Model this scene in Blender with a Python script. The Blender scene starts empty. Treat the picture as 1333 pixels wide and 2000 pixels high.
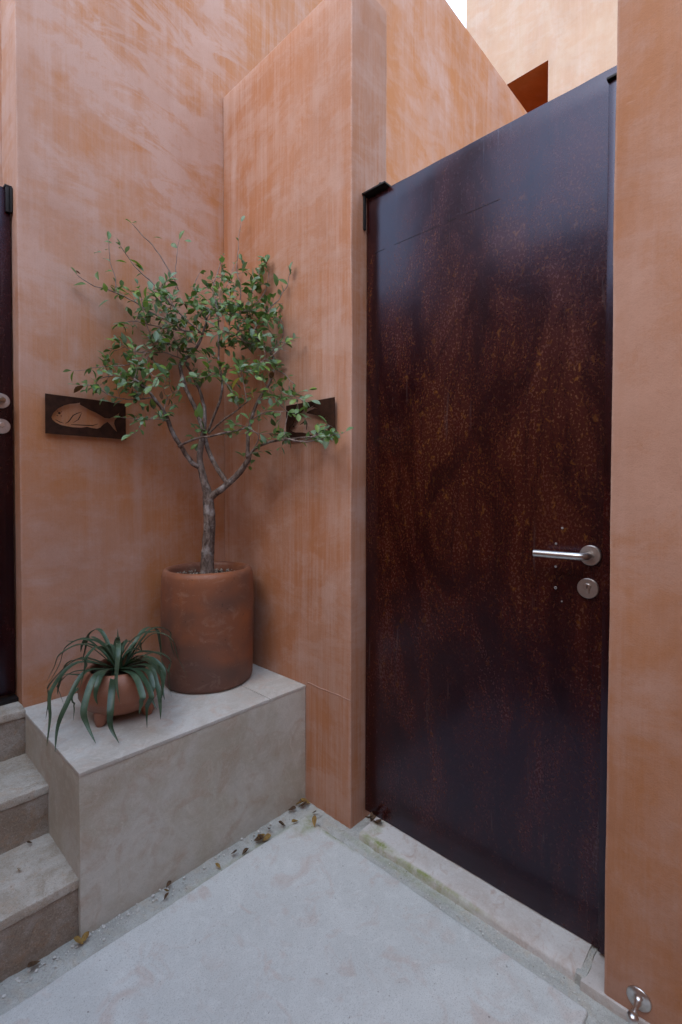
import bpy, bmesh, math, random
from mathutils import Vector, Matrix, noise

random.seed(7)
S = bpy.context.scene
COL = S.collection

# ---------------------------------------------------------------- camera
CH = 1.22
_p = math.atan(19 / 950.0); _r = -0.0019; _t = math.radians(43.4)
_f0 = Vector((math.cos(_t), math.sin(_t), 0)); _rt = Vector((math.sin(_t), -math.cos(_t), 0)); _u0 = Vector((0, 0, 1))
FW = _f0 * math.cos(_p) - _u0 * math.sin(_p)
UP0 = _u0 * math.cos(_p) + _f0 * math.sin(_p)
RT = _rt * math.cos(_r) - UP0 * math.sin(_r)
UP = UP0 * math.cos(_r) + _rt * math.sin(_r)
cam_data = bpy.data.cameras.new('camera')
cam = bpy.data.objects.new('camera', cam_data)
COL.objects.link(cam)
cam.matrix_world = Matrix(((RT.x, UP.x, -FW.x, 0), (RT.y, UP.y, -FW.y, 0), (RT.z, UP.z, -FW.z, CH), (0, 0, 0, 1)))
cam_data.sensor_fit = 'VERTICAL'
cam_data.sensor_height = 36.0
cam_data.lens = 36.0 * 950 / 2000
cam_data.shift_y = -23 / 2000
cam_data.clip_start = 0.02
cam_data.clip_end = 2000
S.camera = cam

# ---------------------------------------------------------------- world, sun, exposure
SUN_EL, SUN_ROT = math.radians(47), math.radians(264)
world = bpy.data.worlds.new('World'); S.world = world
world.use_nodes = True
wn = world.node_tree; wn.nodes.clear()
sky = wn.nodes.new('ShaderNodeTexSky'); sky.sky_type = 'NISHITA'; sky.sun_disc = False
sky.sun_elevation = SUN_EL; sky.sun_rotation = SUN_ROT
sky.air_density = 1.4; sky.dust_density = 3.0; sky.ozone_density = 1.5
mixw = wn.nodes.new('ShaderNodeMixRGB'); mixw.inputs[0].default_value = 0.5
mixw.inputs[2].default_value = (9.8, 12.8, 16.6, 1)      # thin bright cloud veil, even over the whole sky
bgn = wn.nodes.new('ShaderNodeBackground'); bgn.inputs[1].default_value = 0.15
wo = wn.nodes.new('ShaderNodeOutputWorld')
wn.links.new(sky.outputs[0], mixw.inputs[1]); wn.links.new(mixw.outputs[0], bgn.inputs[0]); wn.links.new(bgn.outputs[0], wo.inputs[0])
sun_data = bpy.data.lights.new('sun', 'SUN'); sun_data.energy = 0.5; sun_data.angle = math.radians(36); sun_data.color = (1, 0.975, 0.94)
sun = bpy.data.objects.new('sun', sun_data); COL.objects.link(sun)
# Nishita: rotation measured clockwise from +Y
_sd = Vector((math.sin(SUN_ROT) * math.cos(SUN_EL), math.cos(SUN_ROT) * math.cos(SUN_EL), math.sin(SUN_EL)))
sun.rotation_euler = _sd.to_track_quat('Z', 'Y').to_euler()
S.view_settings.view_transform = 'Standard'; S.view_settings.look = 'None'
S.view_settings.gamma = 1.0; S.view_settings.use_curve_mapping = False
S.view_settings.exposure = 0.82

# ---------------------------------------------------------------- helpers
def at(px, py, depth):
    """point seen at photo pixel (px,py) at a forward distance, for measuring"""
    return Vector((0, 0, CH)) + (FW + RT * ((px - 667) / 950) + UP * ((977 - py) / 950)) * depth

def tag(o, label=None, cat=None, group=None, kind=None):
    if label: o['label'] = label
    if cat: o['category'] = cat
    if group: o['group'] = group
    if kind: o['kind'] = kind
    return o

def link(name, me, mats, parent=None):
    o = bpy.data.objects.new(name, me); COL.objects.link(o)
    if not isinstance(mats, (list, tuple)): mats = [mats]
    if not me.materials:
        for m in mats: me.materials.append(m)
    if parent is not None:
        o.parent = parent
        o.matrix_parent_inverse = Matrix.Translation(parent.location).inverted()
    return o

def empty(name, loc):
    o = bpy.data.objects.new(name, None); COL.objects.link(o); o.location = loc; o.empty_display_size = 0.1
    return o

def finish(bm, name, smooth=40):
    me = bpy.data.meshes.new(name); bm.normal_update(); bm.to_mesh(me); bm.free()
    if smooth:
        for p in me.polygons: p.use_smooth = True
        me.set_sharp_from_angle(angle=math.radians(smooth))
    return me

def box_bm(x0, x1, y0, y1, z0, z1, bevel=0.004, seg=2):
    bm = bmesh.new()
    bmesh.ops.create_cube(bm, size=1.0)
    for v in bm.verts:
        v.co = Vector(((x0 + x1) / 2 + v.co.x * (x1 - x0), (y0 + y1) / 2 + v.co.y * (y1 - y0), (z0 + z1) / 2 + v.co.z * (z1 - z0)))
    if bevel: bmesh.ops.bevel(bm, geom=bm.edges[:], offset=bevel, segments=seg, affect='EDGES', profile=0.6)
    return bm

def cut(bm, axis, a, b, step):
    n = max(1, int(round((b - a) / step)))
    no = Vector((0, 0, 0)); no[axis] = 1
    for i in range(1, n):
        co = Vector((0, 0, 0)); co[axis] = a + (b - a) * i / n
        bmesh.ops.bisect_plane(bm, geom=bm.verts[:] + bm.edges[:] + bm.faces[:], plane_co=co, plane_no=no)

def jitter(bm, amp, freq, fine=0.0, ffreq=60):
    for v in bm.verts:
        d = noise.noise_vector(v.co * freq) * amp
        if fine: d += noise.noise_vector(v.co * ffreq + Vector((5, 1, 3))) * fine
        v.co += d

def rough_box(x0, x1, y0, y1, z0, z1, bevel=0.007, step=0.07, amp=0.003, freq=2.5, fine=0.0014, lim=3.2):
    bm = box_bm(x0, x1, y0, y1, z0, z1, bevel)
    for ax, a, b in ((0, x0, x1), (1, y0, y1), (2, z0, z1)):
        if b - a > step * 1.5: cut(bm, ax, a, b, max(step, (b - a) / 50))
    jitter(bm, amp, freq, fine)
    return bm

def tube_bm(bm, pts, rad, n=8, cap=True):
    rings = []
    pts = [Vector(p) for p in pts]
    for i, p in enumerate(pts):
        if i == 0: t = pts[1] - p
        elif i == len(pts) - 1: t = p - pts[-2]
        else: t = pts[i + 1] - pts[i - 1]
        t.normalize()
        if i == 0:
            a = Vector((0, 0, 1)) if abs(t.z) < 0.9 else Vector((1, 0, 0))
            u = t.cross(a).normalized()
        else:
            u = (u - t * u.dot(t)).normalized()
        w = t.cross(u)
        r = rad[i] if isinstance(rad, (list, tuple)) else rad
        rings.append([bm.verts.new(p + (u * math.cos(k * 2 * math.pi / n) + w * math.sin(k * 2 * math.pi / n)) * r) for k in range(n)])
    for a, b in zip(rings, rings[1:]):
        for k in range(n):
            bm.faces.new((a[k], a[(k + 1) % n], b[(k + 1) % n], b[k]))
    if cap:
        bm.faces.new(rings[0][::-1]); bm.faces.new(rings[-1])
    return bm

def smooth_path(pts, rad, sub=4):
    """Catmull-Rom through points and radii"""
    P, R = [], []
    n = len(pts)
    for i in range(n - 1):
        p0 = pts[max(i - 1, 0)]; p1 = pts[i]; p2 = pts[i + 1]; p3 = pts[min(i + 2, n - 1)]
        for k in range(sub):
            t = k / sub
            P.append(0.5 * ((2 * p1) + (p2 - p0) * t + (2 * p0 - 5 * p1 + 4 * p2 - p3) * t * t + (3 * p1 - p0 - 3 * p2 + p3) * t ** 3))
            R.append(rad[i] * (1 - t) + rad[i + 1] * t)
    P.append(pts[-1]); R.append(rad[-1])
    return P, R

def lathe_bm(profile, n=64, axis='Z', center=(0, 0, 0), bm=None):
    """profile list of (r, h); revolved about Z (or X/Y pointing axis)"""
    bm = bm or bmesh.new()
    c = Vector(center)
    rings = []
    for r, h in profile:
        ring = []
        for k in range(n if r > 1e-6 else 1):
            a = 2 * math.pi * k / n
            p = Vector((r * math.cos(a), r * math.sin(a), h))
            if axis == 'X': p = Vector((h, p.x, p.y))
            if axis == 'Y': p = Vector((p.y, h, p.x))
            ring.append(bm.verts.new(c + p))
        rings.append(ring)
    for a, b in zip(rings, rings[1:]):
        if len(a) == 1 and len(b) == 1: continue
        for k in range(n):
            k2 = (k + 1) % n
            if len(a) == 1: bm.faces.new((a[0], b[k], b[k2]))
            elif len(b) == 1: bm.faces.new((a[k], a[k2], b[0]))
            else: bm.faces.new((a[k], a[k2], b[k2], b[k]))
    bmesh.ops.recalc_face_normals(bm, faces=bm.faces[:])
    return bm

# ---------------------------------------------------------------- material helpers
class NT:
    def __init__(s, name):
        s.m = bpy.data.materials.new(name); s.m.use_nodes = True
        s.t = s.m.node_tree; s.b = s.t.nodes['Principled BSDF']; s.o = s.t.nodes['Material Output']
        s.geo = s.n('ShaderNodeNewGeometry')
    def n(s, kind, **kw):
        nd = s.t.nodes.new(kind)
        for k, v in kw.items(): setattr(nd, k, v)
        return nd
    def l(s, a, b): s.t.links.new(a, b)
    def pos(s, scale=(1, 1, 1), rot=(0, 0, 0), loc=(0, 0, 0), obj=False):
        mp = s.n('ShaderNodeMapping'); mp.inputs['Scale'].default_value = scale; mp.inputs['Rotation'].default_value = rot; mp.inputs['Location'].default_value = loc
        if obj:
            s.l(s.n('ShaderNodeTexCoord').outputs['Object'], mp.inputs[0])
        else: s.l(s.geo.outputs['Position'], mp.inputs[0])
        return mp.outputs[0]
    def noise(s, vec, scale=1, detail=6, rough=0.55, dist=0.0):
        nd = s.n('ShaderNodeTexNoise'); s.l(vec, nd.inputs['Vector'])
        nd.inputs['Scale'].default_value = scale; nd.inputs['Detail'].default_value = detail
        nd.inputs['Roughness'].default_value = rough; nd.inputs['Distortion'].default_value = dist
        return nd.outputs['Fac']
    def ramp(s, fac, stops, interp='LINEAR'):
        r = s.n('ShaderNodeValToRGB'); r.color_ramp.interpolation = interp
        el = r.color_ramp.elements
        while len(el) < len(stops): el.new(0.5)
        for e, (p, c) in zip(el, stops):
            e.position = p; e.color = (c, c, c, 1) if isinstance(c, (int, float)) else (*c, 1)
        s.l(fac, r.inputs[0]); return r.outputs[0]
    def mix(s, fac, a, b, mode='MIX'):
        m = s.n('ShaderNodeMixRGB', blend_type=mode)
        for i, v in ((0, fac), (1, a), (2, b)):
            if isinstance(v, bpy.types.NodeSocket): s.l(v, m.inputs[i])
            elif i == 0: m.inputs[0].default_value = v
            else: m.inputs[i].default_value = (*v, 1) if len(v) == 3 else v
        return m.outputs[0]
    def math(s, op, a, b=0.0, clamp=False):
        m = s.n('ShaderNodeMath', operation=op, use_clamp=clamp)
        for i, v in ((0, a), (1, b)):
            if isinstance(v, bpy.types.NodeSocket): s.l(v, m.inputs[i])
            else: m.inputs[i].default_value = v
        return m.outputs[0]
    def set(s, **kw):
        for k, v in kw.items():
            k = k.replace('_', ' ')
            if isinstance(v, bpy.types.NodeSocket): s.l(v, s.b.inputs[k])
            else: s.b.inputs[k].default_value = (*v, 1) if isinstance(v, tuple) and len(v) == 3 else v
    def bump(s, h, strength=0.3, dist=0.002, prev=None):
        b = s.n('ShaderNodeBump'); b.inputs['Strength'].default_value = strength; b.inputs['Distance'].default_value = dist
        s.l(h, b.inputs['Height'])
        if prev is not None: s.l(prev, b.inputs['Normal'])
        return b.outputs[0]
    def edge(s, radius=0.008, lo=0.02, hi=0.25):
        """worn arris mask from the bevel normal"""
        bv = s.n('ShaderNodeBevel', samples=4); bv.inputs['Radius'].default_value = radius
        d = s.n('ShaderNodeVectorMath', operation='DOT_PRODUCT')
        s.l(bv.outputs[0], d.inputs[0]); s.l(s.geo.outputs['Normal'], d.inputs[1])
        e = s.math('SUBTRACT', 1.0, d.outputs['Value'])
        return s.ramp(e, [(lo, 0), (hi, 1)])

def plaster(name, orange, pink, amount=0.5, vert=1.0, diag=0.0, seed=0.0, pale=0.0):
    """tinted lime plaster: saturated pigment, chalky bloom in trowel patches and fine vertical streaks"""
    m = NT(name)
    L = (seed, seed * 1.7, seed * 0.6)
    cloud = m.noise(m.pos((1.0, 1.0, 0.55), loc=L), 2.1, 9, 0.66, 0.35)
    brush = m.noise(m.pos((22, 22, 1.1), loc=L), 1.0, 8, 0.72, 0.15)
    fine = m.noise(m.pos((120, 120, 2.4), loc=L), 1.0, 4, 0.65)
    trowel = m.noise(m.pos((2.0, 2.0, 4.0), rot=(0.10, 0.12, 0.0), loc=L), 1.6, 10, 0.72, 0.35)
    dg = m.noise(m.pos((3.4, 3.4, 9.5), rot=(0.0, 0.66, 0.0), loc=L), 1.0, 10, 0.72, 1.2)
    grit = m.noise(m.pos((1, 1, 1)), 260, 3, 0.7)
    a = m.ramp(cloud, [(0.40, 0), (0.60, 1)])
    if vert > 0:
        bsum = m.math('ADD', m.math('MULTIPLY', brush, 0.55), m.math('MULTIPLY', fine, 0.45))
        v = m.ramp(bsum, [(0.42, 0), (0.58, 1)])
        vm = m.ramp(m.noise(m.pos((2.2, 2.2, 0.8), loc=(seed + 7, 1, 4)), 1.2, 4, 0.6), [(0.35, 0.25), (0.65, 1)])
        v = m.mix(vm, (0.45, 0.45, 0.45), v)
        a = m.math('ADD', m.math('MULTIPLY', a, 1 - 0.5 * vert), m.math('MULTIPLY', v, 0.5 * vert))
    t = m.ramp(trowel, [(0.46, 0), (0.58, 1)])
    a = m.math('ADD', m.math('MULTIPLY', a, 0.74), m.math('MULTIPLY', t, 0.26))
    if diag > 0:
        sep = m.n('ShaderNodeSeparateXYZ'); m.l(m.geo.outputs['Position'], sep.inputs[0])
        hi = m.ramp(m.math('MULTIPLY', sep.outputs['Z'], 0.2), [(0.38, 0), (0.56, 1)])
        dm = m.math('MULTIPLY', m.ramp(dg, [(0.47, 0), (0.60, 1)]), m.math('MULTIPLY', hi, diag))
        dm = m.math('MULTIPLY', dm, m.ramp(m.noise(m.pos((1, 1, 1), loc=(4, 1, 6)), 2.3, 4, 0.6), [(0.36, 0.15), (0.6, 1.1)]))
        dm = m.math('MULTIPLY', dm, m.ramp(m.math('MULTIPLY', sep.outputs['X'], 0.5), [(0.62, 1), (0.80, 0.0)]))
        a = m.math('ADD', a, dm, clamp=True)
    a = m.math('MULTIPLY', m.ramp(a, [(0.18, 0), (0.84, 1)]), amount * 1.35, clamp=True)
    col = m.mix(a, orange, pink)
    dk = m.noise(m.pos((1.3, 1.3, 0.9), loc=(seed + 4, 2, 1)), 1.1, 7, 0.65, 0.8)
    col = m.mix(m.ramp(dk, [(0.45, 0), (0.75, 0.55)]), col, (orange[0] * 0.72, orange[1] * 0.66, orange[2] * 0.6))
    if pale: col = m.mix(m.math('MULTIPLY', m.ramp(cloud, [(0.3, 1), (0.6, 0)]), pale), col, (0.50, 0.385, 0.30))
    wv = m.noise(m.pos((5.5, 5.5, 0.35), loc=(seed + 2, 3, 1)), 1.6, 8, 0.7, 0.15)
    col = m.mix(m.math('MULTIPLY', m.math('MULTIPLY', m.ramp(wv, [(0.50, 0), (0.66, 1)]), m.ramp(brush, [(0.38, 0.2), (0.58, 1)])), 0.3 * min(1, vert + 0.1)), col, (0.60, 0.42, 0.37))
    # scuffs: short pale marks
    sc = m.noise(m.pos((9, 9, 60), loc=L), 1.0, 3, 0.5, 1.5)
    col = m.mix(m.math('MULTIPLY', m.ramp(sc, [(0.68, 0), (0.78, 1)]), 0.16), col, (0.58, 0.42, 0.35))
    col = m.mix(m.math('MULTIPLY', m.ramp(grit, [(0.35, 1), (0.5, 0)]), 0.12), col, (0.2, 0.1, 0.06))
    e = m.edge(0.013)
    en = m.ramp(m.noise(m.pos((1, 1, 1)), 18, 5, 0.7), [(0.40, 0), (0.62, 1)])
    col = m.mix(m.math('MULTIPLY', m.math('MULTIPLY', e, m.math('ADD', m.math('MULTIPLY', en, 0.7), 0.3)), 0.95), col, (0.64, 0.46, 0.40))
    m.set(Base_Color=col, Roughness=m.math('ADD', m.math('MULTIPLY', cloud, 0.25), 0.55))
    m.b.inputs['Specular IOR Level'].default_value = 0.28
    b1 = m.bump(m.noise(m.pos((1, 1, 1)), 7, 6, 0.55), 0.35, 0.012)
    b2 = m.bump(trowel, 0.22, 0.006, m.bump(brush, 0.25, 0.003, b1))
    b3 = m.bump(grit, 0.3, 0.0014, b2)
    m.set(Normal=b3)
    return m.m

OR = (0.50, 0.203, 0.083); PK = (0.565, 0.36, 0.295)
M_wallA = plaster('plaster_orange_diagonal', OR, PK, 0.62, 0.75, 0.65, 0.0)
M_wallB = plaster('plaster_rose_streaked', (0.43, 0.176, 0.083), (0.50, 0.302, 0.232), 0.85, 1.0, 0, 3.3)
M_wallE = plaster('plaster_brown_trowelled', (0.40, 0.170, 0.078), (0.445, 0.25, 0.18), 0.95, 0.35, 0, 7.1)
M_wallD = plaster('plaster_pale_apricot', (0.47, 0.24, 0.13), (0.49, 0.345, 0.265), 0.8, 0.5, 0, 11.0, 0.85)
M_reveal = plaster('plaster_bounce_lit_reveal', (0.52, 0.17, 0.045), (0.54, 0.20, 0.07), 0.4, 0.2, 0, 2.0)  # warm bounce light inside the window recess put into the plaster colour
M_wallO = plaster('plaster_plain', OR, PK, 0.5, 0.7, 0, 21.0)

def stone(name, base, alt, dark, pits=0.3, speck=0.2, scale=1.0, moss=False, rough=0.7, bumps=0.4, rose=(0.46, 0.34, 0.29)):
    m = NT(name)
    P = m.pos((1, 1, 1))
    c1 = m.noise(P, 4.5 * scale, 7, 0.62, 0.8)
    c2 = m.noise(m.pos((1, 1, 1), loc=(9, 3, 5)), 11 * scale, 6, 0.6, 1.2)
    c3 = m.noise(m.pos((1, 1, 1), loc=(2, 8, 1)), 2.2 * scale, 5, 0.6, 0.4)
    sp = m.noise(P, 230, 3, 0.75)
    sp2 = m.noise(m.pos((1, 1, 1), loc=(3, 3, 3)), 90, 2, 0.5)
    col = m.mix(m.ramp(c1, [(0.42, 0), (0.58, 1)]), base, alt)
    col = m.mix(m.math('MULTIPLY', m.ramp(c2, [(0.52, 0), (0.66, 1)]), 0.7), col, rose)
    col = m.mix(m.math('MULTIPLY', m.ramp(c3, [(0.48, 0), (0.66, 1)]), 0.55), col, dark)
    c4 = m.noise(m.pos((1, 1, 1), loc=(7, 7, 2)), 20 * scale, 8, 0.75, 2.0)
    col = m.mix(m.math('MULTIPLY', m.ramp(c4, [(0.50, 0), (0.70, 1)]), 0.45), col, tuple(min(1, c * 1.22) for c in alt))
    col = m.mix(m.math('MULTIPLY', m.ramp(c4, [(0.28, 1), (0.42, 0)]), 0.45), col, dark)
    col = m.mix(m.math('MULTIPLY', m.ramp(sp, [(0.30, 1), (0.46, 0)]), speck), col, tuple(c * 0.62 for c in dark))
    sp3 = m.noise(m.pos((1, 1, 1), loc=(6, 2, 8)), 420, 2, 0.6)
    col = m.mix(m.math('MULTIPLY', m.ramp(sp3, [(0.30, 1), (0.42, 0)]), speck), col, tuple(c * 0.55 for c in dark))
    col = m.mix(m.math('MULTIPLY', m.ramp(sp, [(0.58, 0), (0.70, 1)]), speck * 0.8), col, (0.72, 0.70, 0.66))
    col = m.mix(m.math('MULTIPLY', m.ramp(sp2, [(0.24, 1), (0.30, 0)]), pits), col, (0.13, 0.11, 0.09))
    if moss:
        sep = m.n('ShaderNodeSeparateXYZ'); m.l(m.geo.outputs['Position'], sep.inputs[0])
        mn = m.noise(P, 28, 6, 0.7, 0.5)
        fac = None
        for (cx, cy, rx, ry, amt) in moss:
            dx = m.math('MULTIPLY', m.math('SUBTRACT', sep.outputs['X'], cx), 1 / rx)
            dy = m.math('MULTIPLY', m.math('SUBTRACT', sep.outputs['Y'], cy), 1 / ry)
            d = m.math('SQRT', m.math('ADD', m.math('MULTIPLY', dx, dx), m.math('MULTIPLY', dy, dy)))
            g = m.math('MULTIPLY', m.ramp(d, [(0.1, 1), (1.0, 0)]), amt)
            fac = g if fac is None else m.math('MAXIMUM', fac, g)
        fac = m.math('MULTIPLY', fac, m.ramp(mn, [(0.34, 0.1), (0.62, 1)]), clamp=True)
        col = m.mix(fac, col, (0.23, 0.27, 0.09))
    m.set(Base_Color=col, Roughness=m.math('ADD', m.math('MULTIPLY', c1, 0.3), rough - 0.15))
    m.b.inputs['Specular IOR Level'].default_value = 0.3
    b1 = m.bump(c2, bumps, 0.006)
    b2 = m.bump(sp, bumps, 0.0015, b1)
    m.set(Normal=b2)
    return m.m

M_slab = stone('lime_concrete_slab', (0.59, 0.605, 0.595), (0.64, 0.655, 0.645), (0.52, 0.525, 0.51), 0.6, 0.6, 0.8,
               moss=[(1.20, 1.29, 0.10, 0.05, 0.9), (1.212, 1.18, 0.016, 0.14, 0.9), (1.12, 1.33, 0.10, 0.012, 0.6)], bumps=0.2, rose=(0.56, 0.47, 0.43))
M_gutter = stone('rough_mortar_channel', (0.45, 0.455, 0.43), (0.52, 0.53, 0.505), (0.34, 0.34, 0.32), 0.7, 0.55, 2.2,
                 moss=[(1.26, 0.95, 0.02, 0.35, 0.5), (0.95, 1.345, 0.35, 0.015, 0.45), (1.21, 1.33, 0.08, 0.02, 0.6)], rough=0.9, bumps=0.9, rose=(0.5, 0.45, 0.38))
M_sill = stone('pale_sill_stone', (0.62, 0.605, 0.59), (0.57, 0.54, 0.52), (0.42, 0.34, 0.29), 0.25, 0.2, 2.0,
               moss=[(1.283, 1.03, 0.02, 0.12, 1.3), (1.279, 0.85, 0.010, 0.28, 1.0), (1.33, 1.08, 0.08, 0.03, 0.8)], bumps=0.35, rose=(0.45, 0.34, 0.285))
M_bench = stone('bench_side_cement', (0.49, 0.445, 0.365), (0.58, 0.555, 0.50), (0.40, 0.34, 0.265), 0.12, 0.22, 0.8, bumps=0.25, rose=(0.47, 0.37, 0.29))
M_btop = stone('bench_top_limestone', (0.51, 0.475, 0.43), (0.60, 0.58, 0.545), (0.39, 0.345, 0.295), 0.3, 0.25, 1.2, bumps=0.2, rose=(0.56, 0.45, 0.38))
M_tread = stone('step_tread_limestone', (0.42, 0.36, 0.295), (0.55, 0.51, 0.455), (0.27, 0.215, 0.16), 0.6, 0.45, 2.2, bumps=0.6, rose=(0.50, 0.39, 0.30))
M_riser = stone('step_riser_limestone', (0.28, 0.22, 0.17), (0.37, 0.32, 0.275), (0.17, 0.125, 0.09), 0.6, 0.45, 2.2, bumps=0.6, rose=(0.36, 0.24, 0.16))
M_earth = stone('packed_earth', (0.13, 0.10, 0.075), (0.17, 0.13, 0.10), (0.08, 0.06, 0.045), 0.3, 0.3, 1.0, rose=(0.15, 0.10, 0.07))

def steel(name, rusty=1.0):
    m = NT(name)
    P = m.pos((1, 1, 1))
    big = m.noise(m.pos((2.8, 2.8, 1.2), rot=(0.12, 0, 0), loc=(1, 4, 2)), 1.6, 7, 0.62, 1.8)
    drip = m.noise(m.pos((11, 11, 0.8), rot=(0.10, 0, 0), loc=(3, 1, 2)), 1.2, 8, 0.66, 0.7)
    fleck = m.noise(m.pos((1, 1, 0.8)), 150, 3, 0.6, 0.2)
    fleck2 = m.noise(m.pos((1, 1, 0.75), loc=(4, 4, 4)), 62, 3, 0.6, 0.6)
    sep = m.n('ShaderNodeSeparateXYZ'); m.l(m.geo.outputs['Position'], sep.inputs[0])
    hgt = m.ramp(m.math('MULTIPLY', sep.outputs['Z'], 0.4), [(0.05, 0.30), (0.34, 0.6), (0.60, 1.0), (0.80, 0.75), (0.88, 0.15)])
    col = m.mix(m.ramp(big, [(0.40, 0), (0.64, 1)]), (0.013, 0.0014, 0.0013), (0.034, 0.0045, 0.0032))
    col = m.mix(m.ramp(drip, [(0.36, 0.5), (0.48, 0)]), col, (0.007, 0.0015, 0.002))
    mask = m.math('MULTIPLY', m.ramp(big, [(0.36, 0), (0.62, 1)]), m.ramp(drip, [(0.34, 0.25), (0.62, 1)]))
    mask = m.math('MULTIPLY', mask, hgt)
    sp = m.math('MAXIMUM', m.math('MULTIPLY', m.ramp(fleck, [(0.54, 0), (0.68, 1)]), 0.75), m.math('MULTIPLY', m.ramp(fleck2, [(0.60, 0), (0.69, 1)]), 0.95))
    wash = m.math('MULTIPLY', mask, 0.42 * rusty)
    col = m.mix(wash, col, (0.060, 0.014, 0.006))
    col = m.mix(m.math('MULTIPLY', m.math('MULTIPLY', mask, sp), 1.0 * rusty, clamp=True), col, (0.18, 0.072, 0.014))
    # thin rust freckles everywhere
    col = m.mix(m.math('MULTIPLY', m.ramp(fleck, [(0.60, 0), (0.72, 1)]), 0.30 * rusty), col, (0.10, 0.04, 0.02))
    # pale bluish scuffs
    sf = m.noise(m.pos((7, 7, 3), loc=(8, 8, 8)), 1.6, 9, 0.75, 1.0)
    col = m.mix(m.math('MULTIPLY', m.ramp(sf, [(0.66, 0), (0.76, 1)]), 0.35), col, (0.12, 0.14, 0.19))
    scr = m.noise(m.pos((60, 60, 2.2), rot=(0.5, 0, 0), loc=(2, 6, 1)), 1.0, 3, 0.5, 0.8)
    scm = m.noise(m.pos((1, 1, 1), loc=(6, 2, 7)), 3.5, 3, 0.6)
    col = m.mix(m.math('MULTIPLY', m.math('MULTIPLY', m.ramp(scr, [(0.66, 0), (0.70, 1)]), m.ramp(scm, [(0.52, 0), (0.62, 1)])), 0.22), col, (0.10, 0.08, 0.08))
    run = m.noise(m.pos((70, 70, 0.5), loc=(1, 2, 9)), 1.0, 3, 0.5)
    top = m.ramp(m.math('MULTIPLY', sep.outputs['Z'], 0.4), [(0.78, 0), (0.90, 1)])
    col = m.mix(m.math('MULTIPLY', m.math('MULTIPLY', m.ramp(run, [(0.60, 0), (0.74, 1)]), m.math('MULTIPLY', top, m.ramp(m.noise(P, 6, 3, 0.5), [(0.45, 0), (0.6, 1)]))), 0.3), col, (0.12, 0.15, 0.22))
    m.set(Base_Color=col, Metallic=0.0, Roughness=m.ramp(m.math('ADD', m.math('MULTIPLY', big, 0.5), m.math('MULTIPLY', fleck, 0.5)), [(0.35, 0.19), (0.65, 0.30)]))
    m.b.inputs['Specular IOR Level'].default_value = 0.50; m.b.inputs['Specular Tint'].default_value = (0.60, 0.66, 1.0, 1)
    m.b.inputs['Coat Weight'].default_value = 0.12; m.b.inputs['Coat Roughness'].default_value = 0.12; m.b.inputs['Coat IOR'].default_value = 1.45
    b1 = m.bump(m.noise(P, 3, 3, 0.5), 0.12, 0.02)
    b2 = m.bump(fleck, 0.10, 0.0006, b1)
    m.set(Normal=b2)
    return m.m

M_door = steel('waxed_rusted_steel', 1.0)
M_door2 = steel('waxed_dark_steel', 0.25)

def simple(name, col, rough=0.5, metal=0.0, spec=0.5, var=0.15, scale=30, bump=0.0, dark=None):
    m = NT(name)
    n = m.noise(m.pos((1, 1, 1)), scale, 5, 0.6)
    d = dark or tuple(c * (1 - var * 2) for c in col)
    m.set(Base_Color=m.mix(m.ramp(n, [(0.35, 0), (0.65, 1)]), d, col), Roughness=rough, Metallic=metal)
    m.b.inputs['Specular IOR Level'].default_value = spec
    if bump: m.set(Normal=m.bump(n, bump, 0.002))
    return m.m

M_black = simple('blackened_steel', (0.018, 0.014, 0.014), 0.55, 0.2, 0.4, 0.2, 60)
M_frame = simple('dark_frame_steel', (0.045, 0.045, 0.055), 0.38, 0.3, 0.6, 0.25, 22)
M_plaque = simple('rusted_plaque_steel', (0.048, 0.018, 0.010), 0.8, 0.0, 0.15, 0.25, 40)
M_stainless = simple('brushed_stainless', (0.62, 0.61, 0.60), 0.30, 1.0, 0.5, 0.04, 90)
M_rose = simple('dull_stainless', (0.50, 0.47, 0.45), 0.42, 1.0, 0.5, 0.06, 90)
M_plug = simple('grey_filler', (0.30, 0.29, 0.30), 0.6, 0.3, 0.5, 0.2, 200)
M_hole = simple('keyhole_dark', (0.03, 0.028, 0.026), 0.6, 0.2)
M_seam = simple('scribed_line', (0.022, 0.016, 0.018), 0.7, 0, 0.3, 0.2, 150)

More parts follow.
